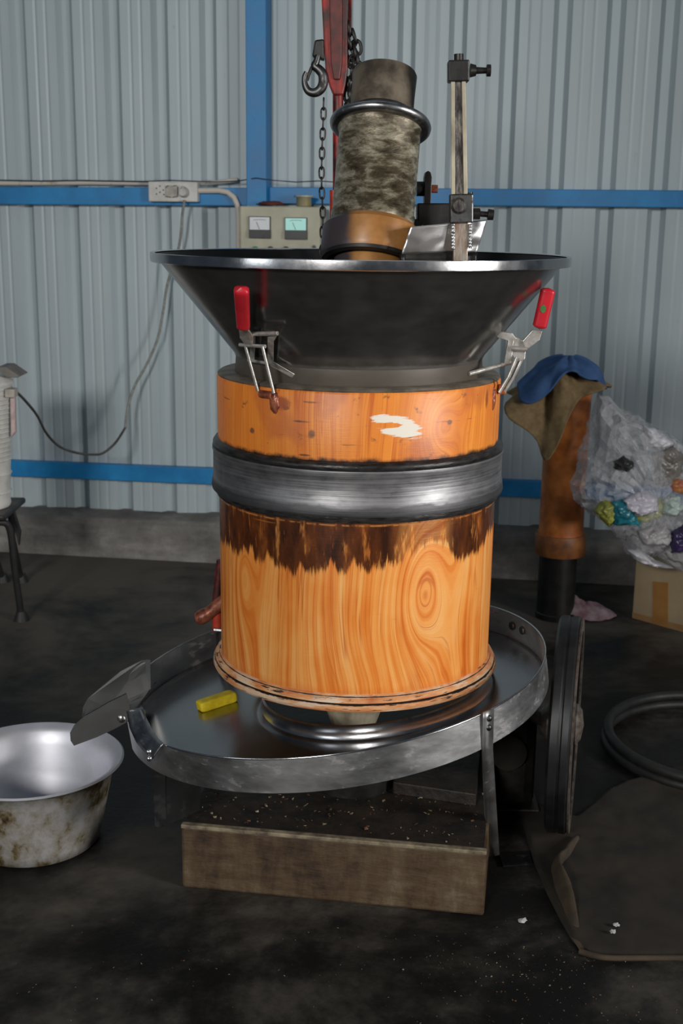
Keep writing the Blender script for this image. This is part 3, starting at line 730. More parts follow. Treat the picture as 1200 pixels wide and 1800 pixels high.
# pulley wheel seen edge-on
wc = V((0.548, 2.78, 0.262)); Rw = 0.262
ax = V((1, -0.235, 0.0)).normalized()
Mr = ax.to_track_quat('Z', 'Y').to_matrix()
r = thing('pulley_wheel', (wc.x, wc.y, 0), 'large black pulley wheel seen edge-on, standing right of the steel tray', 'wheel')
MB().lathe([(0.225, -.026), (0.255, -.026), (Rw, -.020), (Rw, -.004), (0.259, -.001), (0.259, .003), (Rw, .006), (Rw, .020), (0.255, .026), (0.225, .026)], wc, 96, Mr, closed=True).build('rim', M['wheel'], r, smooth=30)
MB().lathe([(0.05, -.010), (0.226, -.010), (0.226, .010), (0.05, .010)], wc, 72, Mr, closed=True).build('web', M['wheel'], r, smooth=30)
MB().lathe([(0.228, .026), (0.256, .026), (0.259, .031), (0.228, .031)], wc, 96, Mr, closed=True).build('worn_edge', M['wornrim'], r, smooth=30)
MB().lathe([(0.0, -.055), (0.030, -.055), (0.045, -.04), (0.05, .03), (0.036, .042), (0.0, .048)], wc, 28, Mr).build('hub', M['wornrim'], r, smooth=40)
# gear housing
g0 = V((0.452, 2.86, 0)); 
r = thing('gear_housing', g0, 'dark gear housing low under the right end of the tray', 'gearbox')
MB().box((0.435, 2.95, 0.14), (0.12, 0.26, 0.28)).build('housing', M['blackmetal'], r, bevel=0.03)
MB().tube([(0.42, 2.83, 0.17), (0.42, 2.80, 0.17)], 0.045, 24).build('cover_cap', M['mat'], r, smooth=40)
MB().tube([(0.48, 2.85, 0.262), (0.520, 2.785, 0.262)], 0.022, 16).build('axle', M['wornrim'], r, smooth=40)
MB().box((0.440, 2.95, 0.01), (0.13, 0.30, 0.02)).build('foot_plate', M['blackmetal'], r, bevel=0.004)
# jute mat
def gmat(px, py, z=0.0): return Z(px, py, z)
ol = [gmat(*q) for q in [(905, 1400), (955, 1425), (1010, 1440), (1050, 1405), (1105, 1372), (1200, 1345), (1320, 1330), (1420, 1700), (1200, 1686), (1110, 1684), (1032, 1680), (1005, 1655), (985, 1620), (960, 1570), (935, 1510)]]
cm = sum(ol, V())/len(ol)
def matfn(u_, v_):
    k = u_*len(ol); i = int(k) % len(ol); q = k-int(k); e_ = ol[i].lerp(ol[(i+1) % len(ol)], q)
    p = cm.lerp(e_, v_)
    z = 0.010+0.007*noise.noise(V((p.x*7, p.y*7, 0)))+0.004*noise.noise(V((p.x*22, p.y*22, 2)))
    if v_ > 0.98: z = 0.001
    return V((p.x, p.y, max(0.001, z)))
r = thing('jute_mat', (cm.x, cm.y, 0), 'dirty brown jute mat spread on the floor at the lower right', 'mat')
MB().grid(matfn, 120, 26, closed=True).build('cloth', M['mat'], r, smooth=60)
fo_l = spline([gmat(*q) for q in [(1000, 1478), (980, 1506), (967, 1530), (972, 1570), (985, 1610), (1000, 1645), (1020, 1676)]], 6)
fo_r = spline([gmat(*q) for q in [(1018, 1482), (1000, 1512), (985, 1534), (1004, 1575), (1014, 1615), (1020, 1650), (1028, 1678)]], 6)
def foldfn(u_, v_):
    k = u_*(len(fo_l)-1); i = min(int(k), len(fo_l)-2); q = k-i
    p = fo_l[i].lerp(fo_l[i+1], q).lerp(fo_r[i].lerp(fo_r[i+1], q), min(1, v_*1.06))
    hgt = .034*sin(pi*min(1, u_*1.15+.08))**.6*(sin(pi/2*min(1, v_/.72)) if v_ < .86 else max(0, (1-v_)/.14))
    return V((p.x, p.y, .004+max(0, hgt)+.003*noise.noise(p*30)))
MB().grid(foldfn, 60, 16).build('raised_fold', M['matfold'], r, smooth=60)
edge = spline([gmat(1018, 1672, .008), gmat(1060, 1683, .008), gmat(1120, 1684, .008), gmat(1200, 1684, .008), gmat(1300, 1688, .008)], 6)
MB().tube(edge, 0.006, 8).build('hem', M['matfold'], r, smooth=70)
# rubber hose ring
hc = V((1.06, 3.21, 0.02)); Rh = 0.30
mb = MB()
for k in range(2):
    mb.tube([hc+V((Rh*cos(q*2*pi/64)*(1-.02*k), Rh*sin(q*2*pi/64)*(1+.03*k), 0.026*k-.004)) for q in range(64)], 0.014, 12, closed=True)
tag(mb.build('rubber_hose', M['rubber'], smooth=60), 'coiled black rubber hose lying on the dark floor at right edge', 'hose')
# paper scraps
for i, (px, py, s, lb) in enumerate([(918, 1620, .010, 'tiny white paper scrap on the floor right of the plinth'), (1083, 1628, .007, 'small white flake on the jute mat, left of its pair'), (1077, 1640, .006, 'small white flake lying nearest the front on the jute mat')]):
    c = Z(px, py, 0.014 if i else 0.0)
    tag(lump((c.x, c.y, c.z+0.003), s, s*0.7, 0.004, 10, 6, .5, seed=i, flat=True).build('paper_scrap', simple('scrap_white_%d' % i, (0.55, 0.55, 0.55), (0.35, 0.35, 0.35), 50, .7)), lb, 'scrap')

# ================================================================== bowl
bc = V((-0.722, 2.665, 0))
r = thing('aluminium_bowl', bc, 'deep aluminium bowl with stained outside on the floor under the tray spout', 'bowl')
outp = [(0.0, 0.0), (0.138, 0.0), (0.150, 0.006), (0.157, 0.03), (0.172, 0.10), (0.186, 0.165), (0.196, 0.192), (0.210, 0.199), (0.214, 0.203)]
inp = [(0.214, 0.2035), (0.210, 0.207), (0.200, 0.203), (0.188, 0.190), (0.178, 0.16), (0.162, 0.10), (0.147, 0.03), (0.135, 0.012), (0.0, 0.010)]
MB().lathe(outp, bc, 96).build('bowl_outside', M['bowl_out'], r, smooth=50)
MB().lathe(inp, bc, 96).build('bowl_inside', M['bowl_in'], r, smooth=50)

# ================================================================== plinth
b0 = Z(320, 1560); b1 = Z(850, 1611); dx = (b1-b0).normalized(); dn = V((-dx.y, dx.x, 0)); LB = (b1-b0).length; DB = 0.62; HB = 0.155
r = thing('plinth', ((b0+b1)/2), 'low oil-stained square plinth carrying the barrel mill', 'plinth')
MB().prism([b0, b1, b1+V((0, 0, HB-.006)), b0+V((0, 0, HB-.006))], dn*DB).build('block', M['plinth'], r, bevel=0.006)
MB().prism([b0+V((0, 0, HB-.006))+dn*.012+dx*.006, b1+V((0, 0, HB-.006))+dn*.012-dx*.006, b1+V((0, 0, HB))+dn*.012-dx*.006, b0+V((0, 0, HB))+dn*.012+dx*.006], dn*(DB-.02)).build('caked_top', M['plinth_top'], r)
MB().prism([b0+V((0, 0, HB-.010))-dn*.002, b1+V((0, 0, HB-.010))-dn*.002, b1+V((0, 0, HB-.001))-dn*.002, b0+V((0, 0, HB-.001))-dn*.002], dn*.016).build('front_edge', M['plinth_edge'], r, bevel=0.002)
p0 = Z(690, 1375, .185); p1 = Z(852, 1397, .185)
MB().prism([V((p0.x, p0.y, HB)), V((p1.x-.02, p1.y, HB)), V((p1.x-.02, p1.y, .186)), V((p0.x, p0.y, .186))], dn*0.30).build('upper_plank', M['plinth_top'], r, bevel=0.003)
MB().lathe([(0.10, HB), (0.10, 0.19), (0.065, 0.20), (0.050, 0.235), (0.0, 0.235)], (AX, AY, 0), 40).build('bearing_pedestal', M['blackmetal'], r, smooth=40)
# crumbs
def crumbs(name, spots, mat, s0, s1, label, seed):
    rnd = random.Random(seed); mb = MB()
    for p in spots:
        s = rnd.uniform(s0, s1); d = [V((rnd.uniform(-1, 1), rnd.uniform(-1, 1), rnd.uniform(0, .9)))*s for _ in range(4)]
        q = [p+V((a_.x, a_.y, max(0, a_.z))) for a_ in d]
        mb.add(q, [(0, 1, 2), (0, 2, 3), (0, 3, 1), (1, 3, 2)])
    o = mb.build(name, mat); tag(o, label, 'crumbs', kind='stuff'); return o
rnd = random.Random(5); sp = []
for _ in range(260):
    u_, v_ = rnd.random(), rnd.random(); p = b0+dx*(0.02+u_*(LB-.04))+dn*(0.02+v_*0.28); sp.append(V((p.x, p.y, HB)))
T = Mat('crumb_mix'); n = T.noise(T.obj(), 60, 1)
M['crumb'] = T.set(T.ramp(n, [(0.35, (0.12, 0.035, 0.018)), (0.5, (0.14, 0.09, 0.045)), (0.65, (0.36, 0.31, 0.20))]), 0.7, 0)
crumbs('seed_crumbs', sp, M['crumb'], .002, .0065, 'scattered seed crumbs on the oily top of the plinth', 1)
sp = []
for _ in range(420):
    x = rnd.gauss(0.38, 0.16); y = rnd.gauss(2.12, 0.14)
    if x > 0.70 or (y > 2.33 and x < 0.36): continue
    sp.append(V((x, y, 0.0)))
for _ in range(160): sp.append(V((rnd.uniform(-.9, .9), rnd.uniform(1.9, 2.3), 0)))
crumbs('floor_crumbs', sp, M['crumb'], .0010, .0030, 'pale crumbs scattered over the dark floor in front of the plinth', 2)

# ================================================================== tray
TC = V((-0.014, 2.670, 0)); TR = 0.486; TZ = 0.445; TS = 0.147; TH = 0.068
rot = Matrix.Rotation(-math.atan(TS), 3, 'Y')
def tp(a_, rr, dz=0.0):  # point of the tilted tray
    return V((TC.x, TC.y, TZ)) + rot @ V((rr*cos(a_), rr*sin(a_), dz))
r = thing('steel_tray', (TC.x, TC.y, 0.30), 'round shallow stainless tray tilted left around the foot of the barrel', 'tray')
A0, A1 = rad(170), rad(200)          # the mouth faces left
RC = V((0.078, 2.652, 0)); RR = 0.262
# floor with a hole; outer boundary circle, inner boundary ring circle (expressed in tray frame)
inv = rot.inverted()
rc_l = inv @ V((RC.x-TC.x, RC.y-TC.y, 0)); rc_l.z = -TH
def floorfn(u_, v_):
    a_ = u_*2*pi
    o_ = V(((TR-.0045)*cos(a_), (TR-.0045)*sin(a_), -TH)); i_ = V((rc_l.x+RR*cos(a_), rc_l.y+RR*sin(a_), -TH))
    return V((TC.x, TC.y, TZ)) + rot @ i_.lerp(o_, v_)
MB().grid(floorfn, 128, 10, closed=True).build('tray_floor', M['tray_floor'], r, smooth=30, solid=0.002)
def wall_ring(rr, z0, z1):
    def fn(u_, v_): return tp(A1+(2*pi-(A1-A0))*u_, rr, z0+(z1-z0)*v_)
    return fn
wm = MB().grid(wall_ring(TR, -TH-0.005, 0), 160, 1); wi = MB().grid(wall_ring(TR-0.0025, -TH-0.001, 0), 160, 1)
wm.add(wi.v, wi.f); wm.build('tray_wall', M['tray_rim'], r, smooth=30, fixn=False)
lipp = [tp(A1+(2*pi-(A1-A0))*k/140, TR, 0) for k in range(141)]
MB().tube(lipp, 0.0022, 6).build('rim_edge', M['rim'], r, smooth=60)
ringp = []
def ring_pt(a_, rr, dz): return V((TC.x, TC.y, TZ)) + rot @ (V((rc_l.x+rr*cos(a_), rc_l.y+rr*sin(a_), -TH+dz)))
prof = [(RR+.006, 0.0), (RR+.001, .006), (RR-.001, .020), (RR+.002, .030), (RR-.003, .032), (RR-.006, .020), (RR-.006, 0.0)]
def ringfn(u_, v_):
    i = int(round(v_*6)); return ring_pt(u_*2*pi, prof[i][0], prof[i][1])
MB().grid(ringfn, 128, 6, closed=True).build('centre_ring', M['rim'], r, smooth=50)
# mouth lip + spout wings + strips
m0 = tp(A0, TR, -TH); m1 = tp(A1, TR, -TH); out = V((-1, 0, 0))
lip_a = Z(225, 1237, m1.z); lip_b = Z(265, 1213, m0.z)
def sheet(name, pts, th, mat, parent, bevel=0.0006):
    a_, b_, c_ = V(pts[0]), V(pts[1]), V(pts[2]); n_ = (b_-a_).cross(c_-a_).normalized()*th
    return MB().prism(pts, n_).build(name, mat, parent, bevel=bevel)
sheet('mouth_lip', [lip_a, lip_b, lip_b+V((0, 0, .010)), lip_a+V((0, 0, .010))], .003, M['latch'], r)
yb = m0.y-0.002
bw = [P(264, 1160, yb), P(250, 1161, yb), P(238, 1166, yb), P(212, 1180, yb-.01), P(176, 1208, yb-.02), P(154, 1228, yb-.03), P(146, 1243, yb-.03), P(144, 1262, yb-.03), P(190, 1245, yb-.02), P(225, 1232, yb-.01), P(265, 1212, yb)]
MB().prism(bw, (0, 0.002, 0)).build('spout_wing', M['wing'], r)
yf = m1.y-0.02
fw = [P(222, 1219, yf), P(190, 1235, yf), P(150, 1258, yf), P(130, 1275, yf), P(123, 1288, yf), P(124, 1302, yf), P(130, 1311, yf), P(170, 1296, yf), P(200, 1282, yf), P(222, 1270, yf), P(226, 1262, yf), P(228, 1240, yf)]
fwo = MB().prism(fw, (0, 0.002, 0)).build('spout_wing', M['wing'], r)
MB().tube([P(222, 1218.5, yf-.001), P(190, 1234, yf-.001), P(150, 1257, yf-.001)], 0.0015, 6).build('bright_edge', M['rim'], fwo, smooth=50)
c = P(213, 1264, yf); MB().lathe([(0, .003), (.004, .003), (.009, 0), (.010, -.001)], c, 16, Matrix.Rotation(pi/2, 3, 'X')).build('rivet', M['steel'], fwo, smooth=60)
# trough floor between the wings
sheet('spout_floor', [P(264, 1213, yb), P(150, 1262, yb-.03), P(135, 1309, yf+.003), P(224, 1268, yf+.003)], .002, M['steel_dk'], r)
# bent strap between mouth and rim
st = [P(222, 1250, yf-.02), P(228, 1280, yf-.05), P(240, 1306, yf-.09), P(255, 1324, yf-.13), P(268, 1334, yf-.16)]
so = [q+V((0.018, 0.0, 0.012)) for q in [P(236, 1252, yf-.02), P(243, 1272, yf-.05), P(252, 1290, yf-.09), P(262, 1306, yf-.13), P(272, 1316, yf-.16)]]
def stf(u_, v_):
    k = u_*4; i = min(int(k), 3); q = k-i
    return st[i].lerp(st[i+1], q).lerp(so[i].lerp(so[i+1], q), v_)
MB().grid(stf, 20, 4).build('bent_strap', M['steel'], r, smooth=60, solid=0.002)
for q in [(261, 1322), (262, 1334)]:
    c = P(*q, yf-.165); MB().lathe([(0, .003), (.0035, .003), (.006, -.001)], c, 14, Matrix.Rotation(pi/2, 3, 'X')).build('rivet', M['steel_br'], r, smooth=60)
# round holes in the back wall, right
for q in [(899, 1100), (917, 1108)]:
    d = ray(*q); k = 2.5
    while k < 4:
        p = CAM+d*k
        if p.y > TC.y+0.1 and sqrt((p.x-TC.x)**2+(p.y-TC.y)**2) > TR-.006: break
        k += .002
    nn = V((TC.x-p.x, TC.y-p.y, 0)).normalized(); Mq = nn.to_track_quat('Z', 'Y').to_matrix()
    MB().lathe([(0, .003), (.009, .003), (.011, .0)], p, 18, Mq).build('bolt_head', M['blackmetal'], r, smooth=40)
# legs
lt = Z(864, 1252, .494); lb_ = Z(866, 1506)
ang = atan2(lt.y-TC.y, lt.x-TC.x)
lt = tp(ang, TR+.004, 0.004)
dxl = V((0.030, 0.012, 0))
lt = tp(ang, TR+.007, 0.004); rd = V((cos(ang), sin(ang), 0)); tdr = V((-rd.y, rd.x, 0))
knee = lt+rd*.002-V((0, 0, .085))
rows = [(lt-tdr*.013, lt+tdr*.017), (knee-tdr*.013, knee+tdr*.017), (lb_-V((.013, 0, 0)), lb_+V((.016, .004, 0)))]
def legfn(u_, v_):
    k = v_*2; i = min(int(k), 1); q = k-i
    return rows[i][0].lerp(rows[i+1][0], q).lerp(rows[i][1].lerp(rows[i+1][1], q), u_)
lg = MB().grid(legfn, 1, 12).build('leg', M['leg'], r, smooth=30, solid=.003)
MB().prism([knee-tdr*.013, lb_-V((.013, 0, 0)), lb_-V((.013, -.03, 0)), knee-tdr*.013+V((0, .02, .01))], (0.003, 0, 0)).build('leg_flange', M['leg'], lg)
for dz in (-.016, -.036):
    c = lt+tdr*.002+rd*.002+V((0, 0, dz)); MB().lathe([(0, .004), (.004, .004), (.0075, 0), (.0075, -.001)], c, 14, Matrix.Rotation(pi/2, 3, 'X')).build('bolt', M['steel_dk'], lg, smooth=50)
ff = [Z(876, 1500, 0.004), Z(930, 1498, .004), Z(936, 1520, .004), Z(884, 1524, .004)]
MB().prism(ff, (0, 0, .003)).build('foot_plate', M['legdark'], lg)
# left bracket leg
yl = 2.40
bl = [P(266, 1318, yl), P(285, 1325, yl), P(352, 1365, yl), P(352, 1418, yl), P(286, 1452, yl), P(272, 1452, yl)]
lg = MB().prism([P(266, 1318, yl), P(290, 1335, yl), P(292, 1452, yl), P(272, 1456, yl)], (0, .003, 0)).build('leg', M['legdark'], r, bevel=0.0008)
MB().prism([P(288, 1345, yl+.003), P(352, 1385, yl+.06), P(352, 1424, yl+.06), P(290, 1452, yl+.003)], (0, .003, 0)).build('gusset', M['legdark'], lg)

# soap
def trayz(px, py):
    d = ray(px, py); k = (TZ-TH-TS*TC.x-CH)/(d.z-TS*d.x); return CAM+d*k
a = trayz(349, 1254); b = trayz(411, 1234); c = (a+b)/2+V((0, .012, .012)); dxs = (b-a).normalized(); dxs.z = 0; 
ex = (b-a).normalized(); ez = (rot @ V((0, 0, 1))).normalized(); ey = ez.cross(ex).normalized(); ez = ex.cross(ey)
Ms = Matrix((ex, ey, ez)).transposed(); Ls = (b-a).length+.004
def soapfn(u_, v_):
    a_ = u_*2*pi; ph = v_*pi
    def se(w_, p_): return math.copysign(abs(w_)**p_, w_)
    q = V((se(cos(a_), .3)*se(sin(ph), .3)*Ls/2, se(sin(a_), .3)*se(sin(ph), .3)*.0165, se(cos(ph), .3)*.0125))
    q *= 1+0.05*noise.noise(q*60)
    return c+Ms @ q
tag(MB().grid(soapfn, 48, 24, closed=True).build('soap_bar', M['soap'], smooth=60), 'small yellow soap bar lying on the tray floor', 'soap')

# ================================================================== mill drum
r = thing('mill_drum', (AX, AY, BZ), 'orange wood-grained barrel drum with a steel hoop, on the plinth', 'barrel')
C0 = (AX, AY, 0)
MB().lathe([(0.300, 0.962), (0.3085, 0.964), (0.3095, 1.116), (0.307, 1.1205), (0.27, 1.121)], C0, 160).build('upper_barrel', M['wood_top'], r, smooth=30)
MB().lathe([(0.306, 1.1205), (0.308, 1.124), (0.304, 1.127), (0.262, 1.128), (0.255, 1.10), (0.21, 1.02), (0.0, 1.02)], C0, 128).build('top_lip', M['lip'], r, smooth=40)
MB().lathe([(0.308, .962), (0.316, .964), (0.320, .970), (0.3195, .976), (0.316, .981), (0.308, .984)], C0, 128).build('upper_bead', M['bead'], r, smooth=60)
MB().lathe([(0.310, .872), (0.3225, .874), (0.3235, .880), (0.3215, .896), (0.3195, .899), (0.3195, .955), (0.3215, .960), (0.321, .966), (0.310, .967)], C0, 160).build('steel_hoop', M['hoop'], r, smooth=40)
MB().lathe([(0.306, .858), (0.3125, .860), (0.314, .868), (0.3135, .873), (0.306, .874)], C0, 128).build('lower_bead', M['bead'], r, smooth=60)
MB().lathe([(0.3055, .487), (0.306, .52), (0.307, .86), (0.306, .872)], C0, 160).build('lower_barrel', M['wood_low'], r, smooth=30)
MB().lathe([(0.305, .494), (0.3105, .492), (0.3115, .487), (0.318, .484), (0.320, .479), (0.316, .4765), (0.3235, .474), (0.325, .467), (0.322, .461), (0.310, .459), (0.06, .455)], C0, 160).build('bottom_flange', M['chip'], r, smooth=50)
MB().lathe([(0.085, .457), (0.082, .42), (0.068, .345), (0.040, .268), (0.036, BZ), (0.0, BZ)], C0, 48).build('spout_cone', M['cream'], r, smooth=50)
# lugs welded below the lip
def radial(px, py, R=0.309):
    uu, vv = cylc(px, py, R); a_ = uu/R; n_ = V((sin(a_), -cos(a_), 0)); tt = V((cos(a_), sin(a_), 0))
    return V((AX+n_.x*R, AY+n_.y*R, vv)), n_, tt
p, n_, tt = radial(483, 707)
Mq = Matrix((tt, n_, V((0, 0, 1)))).transposed()
def weldfn(u_, v_):
    a_ = u_*2*pi; ph = v_*pi; q = V((cos(a_)*sin(ph)*.011, sin(a_)*sin(ph)*.008, cos(ph)*.023)); q *= 1+.25*noise.noise(q*260)
    return p+Mq @ q
lugo = MB().grid(weldfn, 30, 24, closed=True).build('lug', M['weld'], r, smooth=60)
p2, n2_, t2_ = radial(470, 693); MB().tube([p2-t2_*.014+n2_*.004, p2+t2_*.016+n2_*.004], 0.008, 14).build('lug_pin', M['weld'], lugo, smooth=50)
p, n_, tt = radial(866, 700)
Mq = Matrix((tt, n_, V((0, 0, 1)))).transposed()
lugo = MB().grid(lambda u_, v_: p+Mq @ (V((cos(u_*2*pi)*sin(v_*pi)*.006, sin(u_*2*pi)*sin(v_*pi)*.006, cos(v_*pi)*.024))*(1+.2*noise.noise(V((u_*9, v_*9, 0))))), 30, 24, closed=True).build('lug', M['weld'], r, smooth=60)
p2 = P(884, 684, AY-.10); MB().box(p2+V((-.002, 0, 0)), (.016, .02, .020)).build('lug_block', M['lug'], lugo, bevel=.003)

# ================================================================== hopper
r = thing('hopper', (AX, AY, 1.122), 'wide dark steel funnel hopper clamped on top of the barrel', 'hopper')
MB().lathe([(0.262, 1.122), (0.268, 1.1225), (0.270, 1.128), (0.268, 1.160), (0.272, 1.169), (0.425, 1.357), (0.4285, 1.3625)], C0, 200).build('cone', M['hopper'], r, smooth=25)
MB().lathe([(0.444, 1.3755), (0.432, 1.3745), (0.420, 1.359), (0.267, 1.171), (0.262, 1.160), (0.262, 1.124)], C0, 160).build('cone_lining', M['inner'], r, smooth=35)
MB().lathe([(0.4285, 1.3615), (0.4440, 1.3590), (0.4458, 1.3605), (0.4462, 1.369), (0.4458, 1.3775), (0.444, 1.3787), (0.436, 1.3770)], C0, 200).build('rim_band', M['rim'], r, smooth=40)
# left toggle latch
def g(px, py, gap): return on(px, py, gap)
tl = MB()
tl.tube([g(443, 587, .030), g(488, 586, .026)], .0045, 8)
tl.prism([g(470, 592, .026), g(487, 590, .024), g(481, 600, .022), g(480, 640, .016), g(470, 640, .018)], (0, .006, 0))
tl.prism([g(472, 634, .016), g(481, 636, .014), g(518, 658, .004), g(513, 664, .003), g(474, 643, .012)], (0, .004, 0))
tl.prism([g(441, 592, .022), g(448, 592, .022), g(447, 636, .014), g(438, 634, .014)], (0, .006, 0))
tl.tube([g(436, 633, .018), g(472, 639, .016)], .0035, 8)
latch = tl.build('toggle_latch', M['latch'], r, bevel=0.0006)
MB().tube([g(421, 606, .040), g(466, 609, .034)], .0038, 10).build('crossbar', M['latch'], latch, smooth=50)
MB().prism([g(419, 578, .052), g(434, 577, .050), g(444, 592, .040), g(443, 610, .036), g(432, 608, .038), g(421, 594, .046)], (.002, .008, 0)).build('lever', M['latch'], latch, bevel=.001)
def barlink(a_, b_, rr, nm, mt): MB().tube([a_, b_], rr, 10).build(nm, M[mt], latch, smooth=50)
barlink(g(431, 608, .040), on(453, 688, .010), .0030, 'pull_rod', 'latch'); barlink(g(461, 609, .036), on(481, 691, .012), .0032, 'pull_rod', 'latch')
ga, gb = g(424, 505, .062), g(428, 578, .052)
def gripmesh(a_, b_, w0, w1, d0):
    ax_ = (b_-a_); L_ = ax_.length; ax_.normalize(); sx = ax_.cross(V((0, 1, 0))).normalized(); sy = ax_.cross(sx)
    def fn(u_, v_):
        q = u_*2*pi; s_ = v_
        e_ = min(1, sqrt(max(0, min(s_, 1-s_)/.06)))
        ww = (w0*(1-s_)+w1*s_)*max(.05, e_)
        return a_+ax_*(L_*s_)+sx*(math.copysign(abs(cos(q))**.6, cos(q))*ww)+sy*(math.copysign(abs(sin(q))**.6, sin(q))*d0*max(.05, e_))
    return MB().grid(fn, 24, 30, closed=True)
gr = gripmesh(ga, gb, .0145, .0125, .010)
for k in range(7):
    c = ga.lerp(gb, .45+k*.06)+V((.008, -.0095, 0)); gr.box(c, (.004, .0015, .0015))
gr.build('red_grip', M['grip'], latch, smooth=50)
# right toggle latch
YR = AY-.13
def q_(px, py, d=0): return P(px, py, YR+d)
tl = MB()
tl.prism([q_(870, 588), q_(878, 583), q_(900, 586), q_(908, 596), q_(904, 604), q_(890, 598), q_(874, 593)], (0, .02, 0))
tl.prism([q_(893, 598, -.002), q_(903, 598, -.002), q_(898, 640, -.002), q_(886, 640, -.002)], (0, .012, 0))
tl.tube([q_(900, 636, .0), q_(880, 642, .01), q_(850, 650, .0), on(824, 657, .004)], .0048, 8)
tl.prism([q_(905, 592, .004), q_(925, 600, .004), q_(922, 632, .004), q_(906, 636, .004), q_(900, 622, .004)], (0, .016, 0))
latch = tl.build('toggle_latch', M['latch'], r, bevel=.0008)
MB().prism([q_(918, 600, -.004), q_(936, 580, -.004), q_(953, 582, -.004), q_(948, 598, -.004), q_(924, 616, -.004)], (0, .010, 0)).build('lever', M['latch'], latch, bevel=.001)
MB().tube([q_(908, 628, -.006), q_(894, 662, -.006), q_(877, 690, -.006)], .0042, 10).build('pull_rod', M['latch'], latch, smooth=50)
MB().tube([q_(918, 628, .012), q_(902, 662, .012), q_(886, 688, .012)], .0042, 10).build('pull_rod', M['latch'], latch, smooth=50)
MB().tube([q_(898, 612, -.012), q_(926, 614, -.012)], .005, 10).build('crossbar', M['latch'], latch, smooth=50)
ga, gb = q_(964, 506, -.01), q_(947, 578, -.002)
gripmesh(ga, gb, .0150, .0145, .011).build('red_grip', M['grip'], latch, smooth=50)
c = ga.lerp(gb, .5)+V((-.003, -.0115, 0)); Mq = V((0, -1, 0)).to_track_quat('Z', 'Y').to_matrix()
MB().lathe([(0, .0008), (.006, .0008), (.006, -.002)], c, 20, Matrix(((1, 0, 0), (0, 1, 0), (0, 0, 1))) @ Mq @ Matrix(((.9, 0, 0), (0, 1.35, 0), (0, 0, 1)))).build('round_sticker', M['sticker'], latch)

# ================================================================== press shaft
B = V((0.05296, 2.62, 1.38666)); axs = V((0.07211, 0.34716, 0.93503)).normalized()
Mx = axs.to_track_quat('Z', 'Y').to_matrix()
r = thing('pressing_pestle', B-axs*0.28, 'mottled metal and wood pestle shaft leaning up out of the hopper', 'pestle')
def lat(prof, seg=96): return MB().lathe(prof, B, seg, Mx)
lat([(0, .285), (.0665, .285), (.0675, .34), (.069, .386), (.067, .390), (.0, .390)]).build('end_cap', M['cap'], r, smooth=30)
lat([(0, .275), (.060, .275), (.074, .292), (.074, .298), (.064, .306), (.060, .32), (0, .32)]).build('dark_neck', M['black'], r, smooth=40)
lat([(.080, .264), (.100, .262), (.1065, .268), (.108, .274), (.1055, .280), (.098, .283), (.070, .284)]).build('flange_ring', M['steel'], r, smooth=60)
lat([(.083, .050), (.087, .054), (.0885, .075), (.0865, .078), (.0865, .255), (.090, .262), (.086, .268)]).build('sleeve', M['sleeve'], r, smooth=40)
lat([(.070, -.024), (.100, -.020), (.103, -.012), (.103, .040), (.092, .052), (.080, .053)]).build('wood_collar', M['collar'], r, smooth=35)
lat([(.088, -.030), (.099, -.027), (.100, -.020), (.070, -.018)]).build('black_underside', M['black'], r, smooth=40)
lat([(0.03, -.28), (.055, -.25), (.074, -.12), (.074, -.018)]).build('lower_shaft', M['collar'], r, smooth=40)

# ================================================================== post with clamps and steel chute
YP = 2.66
def pp(px, py, d=0): return P(px, py, YP+d)
bot = pp(809, 445); 
r = thing('clamp_post', (bot.x, YP, 1.14), 'upright scraped bar with two black screw clamps, standing in the hopper', 'clamp stand')
w0 = .0125
def barm(p0, p1, w_, d_):
    ax_ = (p1-p0).normalized(); sx = ax_.cross(V((0, 1, 0))).normalized()*w_; dd = V((0, d_, 0))
    return MB().prism([p0-sx-dd, p0+sx-dd, p1+sx-dd, p1-sx-dd], dd*2)
barm(pp(807, 345), pp(805, 140), .0125, .0125).build('upright_bar', M['bar'], r, bevel=.002)
for sgn in (-1, 1):
    barm(pp(807+sgn*11, 345, -.012), pp(805+sgn*9.5, 142, -.012), .0040, .004).build('edge_strip', M['cream'], r, bevel=.001)
mb = barm(pp(805, 145), pp(805, 107), .0215, .02); mb.build('top_clamp', M['blackmetal'], r, bevel=.003)
MB().tube([pp(806, 108), pp(806, 95)], .010, 12).build('top_stub', M['blackmetal'], r, smooth=40)
sc_ = MB().tube([pp(826, 124), pp(836, 124), pp(837, 124), pp(854, 124), pp(855, 124), pp(862, 124)], [.014, .011, .007, .006, .012, .012], 12).build('clamp_screw', M['blackmetal'], r, smooth=30)
barm(pp(810, 392), pp(810, 341), .024, .022).build('lower_clamp', M['steel_dk'], r, bevel=.003)
MB().lathe([(0, .010), (.012, .010), (.016, .004), (.017, 0)], pp(806, 362, -.022), 20, Matrix.Rotation(pi/2, 3, 'X')).build('clamp_bolt', M['bar'], r, smooth=40)
MB().tube([pp(825, 338), pp(826, 352)], .007, 10).build('clamp_bolt', M['blackmetal'], r, smooth=40)
MB().tube([pp(832, 376), pp(843, 376), pp(844, 376), pp(856, 377), pp(857, 377), pp(867, 378)], [.012, .012, .006, .006, .012, .011], 12).build('clamp_screw', M['blackmetal'], r, smooth=30)
barm(V((bot.x+.002, YP, 1.14)), pp(810, 390), .0150, .012).build('lower_bar', M['scraped'], r, bevel=.002)
for xx in (796, 826):
    wp = [pp(xx, 394+k*1.4, -.014) for k in range(32)]
    MB().tube(wp, [.0030+.0016*abs(sin(k*.75+xx)) for k in range(32)], 8).build('weld_seam', M['steel_br'], r, smooth=60)
